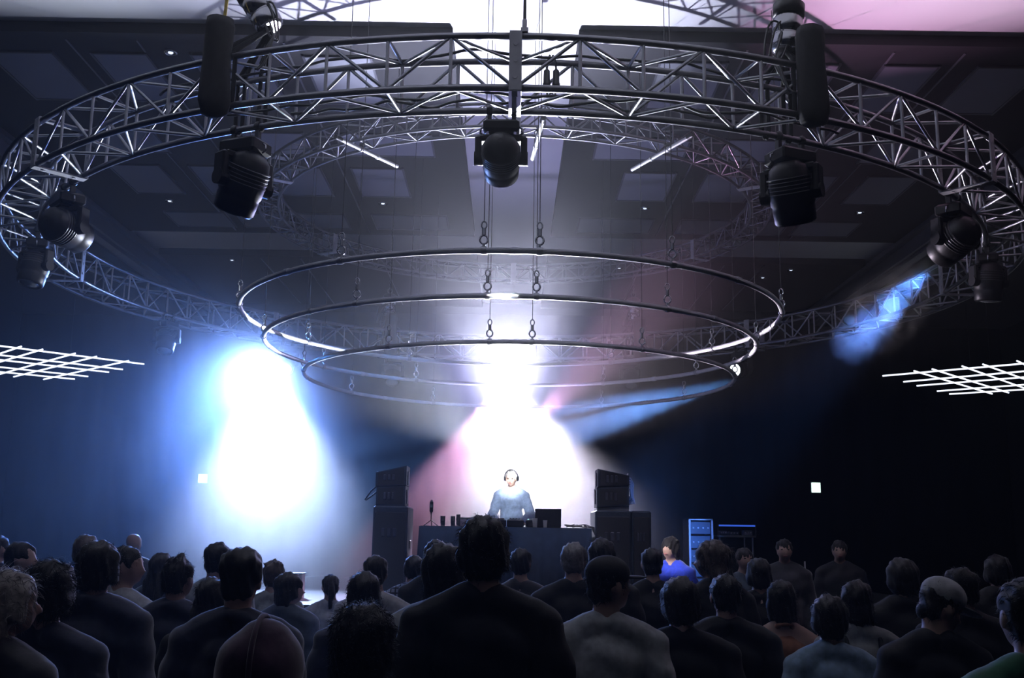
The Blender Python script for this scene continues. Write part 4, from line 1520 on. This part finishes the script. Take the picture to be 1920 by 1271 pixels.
sub(MB().prism([(-.18, 0), (.19, 0), (.19, .055), (-.18, .025)], -.2, .2, lambda u, v, h: p + Vector((u, h, v))), 'wedge', WHITEP, sb)
# cables behind the right tops
mb = MB()
for j in range(5):
    b0 = Vector((e(1181, 900).x, Y + .4, q(1181, 896) - .03 * j))
    mb.tube([b0, b0 + Vector((.05, 0, .02)), b0 + Vector((.09 - .008 * j, .02, -.05)), b0 + Vector((.07 + .01 * j, .02, -.16)), b0 + Vector((.03, .02, -.24 + .02 * j))], .011, 7)
tag(mb.build('cable_loop', mat('grey_rubber', (.25, .25, .28), .5, 0, .1, 10)), 'loops of grey cable hanging behind the right wedge speakers', 'cables')
lx0, lx1 = e(700, 950).x, e(765, 950).x
lz = e(735, 948).z
sub_cab(lx0, lx1, Y, SZ, lz, 'black bass cabinet left of the table, veiled in blue haze')
top_cab(e(705, 900).x, e(760, 900).x, Y + .05, lz + .002, q(705, 912), q(760, 910), lz + .002, 'lower wedge speaker of the left stack, in blue haze')
top_cab(e(703, 900).x, e(761, 900).x, Y + .05, q(705, 912) + .004, q(703, 885), q(761, 872), q(761, 910) + .004, 'upper wedge speaker of the left stack, its top sloping up to the right')
mb = MB()
for j in range(2):
    b0 = Vector((e(702, 915).x - .004, Y + .3 + j * .05, q(702, 908 + 10 * j)))
    mb.tube([b0, b0 + Vector((-.07, 0, -.06)), b0 + Vector((-.14, 0, -.17 + .06 * j))], .010, 7)
tag(mb.build('cable_loop', CABLE), 'cables slanting out behind the left wedge speakers', 'cables')

# ---- signs
def exit_sign(px, py, depth, w_, h_, label):
    p = at(px, py, depth)
    r = empty('exit_sign', p, label, 'exit sign')
    sub(MB().rbox((0, .03, 0), (w_ + .03, .05, h_ + .03), .008), 'housing', WHITEP, r, False)
    sub(MB().box((0, 0, 0), (w_, .012, h_)), 'face', SIGNM, r, False)
    sub(MB().rbox((0, .115, 0), (.06, .13, .06), .006), 'bracket', BLACKM, r, False)


exit_sign(1530, 914, 22.40, .185, .205, 'small glowing white-green exit sign on the dark right of the hall')
exit_sign(380, 897, 22.40, .18, .17, 'small pale exit sign blurred in the blue haze at the left')

# ---- gear at the right side of the stage
def rackbox(px0, px1, py0, py1, depth, label):
    a, b = at(px0, py0, depth), at(px1, py1, depth)
    r = empty('equipment_rack', ((a.x + b.x) / 2, depth + .25, SZ), label, 'equipment rack')
    w_, h_ = b.x - a.x, a.z - SZ
    f = MB()
    for s in (-1, 1):
        f.rbox(((a.x + b.x) / 2 + s * (w_ / 2 - .015), depth + .25, SZ + h_ / 2), (.03, .5, h_), .006)
    f.rbox(((a.x + b.x) / 2, depth + .25, a.z - .012), (w_, .5, .024), .006)
    f.rbox(((a.x + b.x) / 2, depth + .25, SZ + .012), (w_, .5, .024), .006)
    sub(f, 'frame', STEEL, r)
    n = 5
    for i in range(n):
        zc = SZ + .03 + (h_ - .06) * (i + .5) / n
        mm = sub(MB().rbox(((a.x + b.x) / 2, depth + .24, zc), (w_ - .07, .42, (h_ - .06) / n - .02), .006), 'rack_unit', mat('blue_grey_panel', (.05, .07, .11), .4, .3, .1, 10), r)
        kn = MB()
        for j in range(4):
            kn.cyl(((a.x + b.x) / 2 - w_ * .3 + w_ * .2 * j, depth + .03, zc), ((a.x + b.x) / 2 - w_ * .3 + w_ * .2 * j, depth + .012, zc), .012, 10)
        o_ = kn.build('knobs', STEEL)
        o_.parent = mm
        o_.data.transform(Matrix.Translation(-r.location))
    return r


rackbox(1291, 1338, 972, 1018, 14.6, 'blue-lit equipment rack on the right side of the stage')
a, b = at(1345, 1003, 14.8), at(1418, 1003, 14.8)
r = empty('equipment_table', ((a.x + b.x) / 2, 15.1, SZ), 'low gear table under the blue light bar, right of the equipment rack', 'table')
sub(MB().rbox(((a.x + b.x) / 2, 15.1, a.z - .015), (b.x - a.x, .6, .03), .008), 'table_top', STEEL, r)
for sx in (a.x + .04, b.x - .04):
    for yy in (14.85, 15.35):
        sub(MB().cyl((sx, yy, SZ), (sx, yy, a.z - .03), .014, 8), 'leg', STEEL, r)
z0 = a.z
for i, (px, ww, hh) in enumerate(((1356, .10, .06), (1376, .14, .05), (1402, .12, .07))):
    x = at(px, 1000, 15.0).x
    r = empty('control_box', (x, 15.05, z0), ['small grey control box at the left of the gear table', 'flat grey control box in the middle of the gear table', 'taller grey control box at the right of the gear table'][i], 'control box', 'boxes on the gear table')
    sub(MB().rbox((x, 15.05, z0 + hh / 2), (ww, .16, hh), .008), 'case', mat('blue_grey_panel', (.05, .07, .11), .4, .3, .1, 10), r)
    for j in range(3):
        sub(MB().cyl((x - ww * .3 + ww * .3 * j, 14.971, z0 + hh * .6), (x - ww * .3 + ww * .3 * j, 14.960, z0 + hh * .6), .010, 10), 'knob', STEEL, r)
a, b = at(1346, 985, 15.2), at(1417, 985, 15.2)
r = empty('light_bar', ((a.x + b.x) / 2, 15.2, a.z), 'long thin dim blue light bar above the gear table', 'light bar')
sub(MB().cyl(a, Vector((b.x, a.y, a.z)), .012, 10), 'tube', mat('dim_blue_tube', (.1, .15, .5), .3, 0, .02, 5, emit=(.05, .16, 1.0), estr=.55), r)
for s, xx in ((-1, a.x), (1, b.x)):
    sub(MB().cyl((xx, 15.2, a.z - .01), (xx, 15.2, z0), .008, 8).box((xx, 15.2, a.z), (.02, .03, .03)), 'bracket', BLACKM, r)
# white-legged folding stand
a, b = at(1480, 1052, 13.0), at(1509, 1052, 13.0)
r = empty('folding_stand', ((a.x + b.x) / 2, 13.0, SZ), 'folding stand with two thin white legs at the right of the stage', 'stand')
for xx in (a.x, b.x):
    zt = a.z
    sub(MB().cyl((xx, 13.0, SZ), (xx, 13.0, zt if zt > SZ + .3 else SZ + .45), .010, 10).ell((xx, 13.0, SZ + .012), .016), 'leg', WHITEP, r)
sub(MB().cyl((a.x, 13.0, SZ + .40), (b.x, 13.0, SZ + .40), .008, 8), 'cross_bar', STEEL, r)
sub(MB().cyl((a.x, 13.0, SZ + .12), (b.x, 13.0, SZ + .34), .006, 8), 'brace', STEEL, r)
# pale box on the left of the stage
a, b = at(532, 1047, 12.2), at(566, 1064, 12.2)
r = empty('pale_box', ((a.x + b.x) / 2, 12.3, SZ), 'pale flat-fronted box at the left end of the stage under the flare', 'box')
sub(MB().rbox(((a.x + b.x) / 2, 12.33, SZ + .14), (b.x - a.x, .2, .28), .01), 'case', WHITEP, r)
sub(MB().rbox(((a.x + b.x) / 2, 12.33, SZ + .286), (b.x - a.x + .02, .22, .012), .004), 'lid', WHITEP, r)
bpy.data.scenes.remove(MELT)
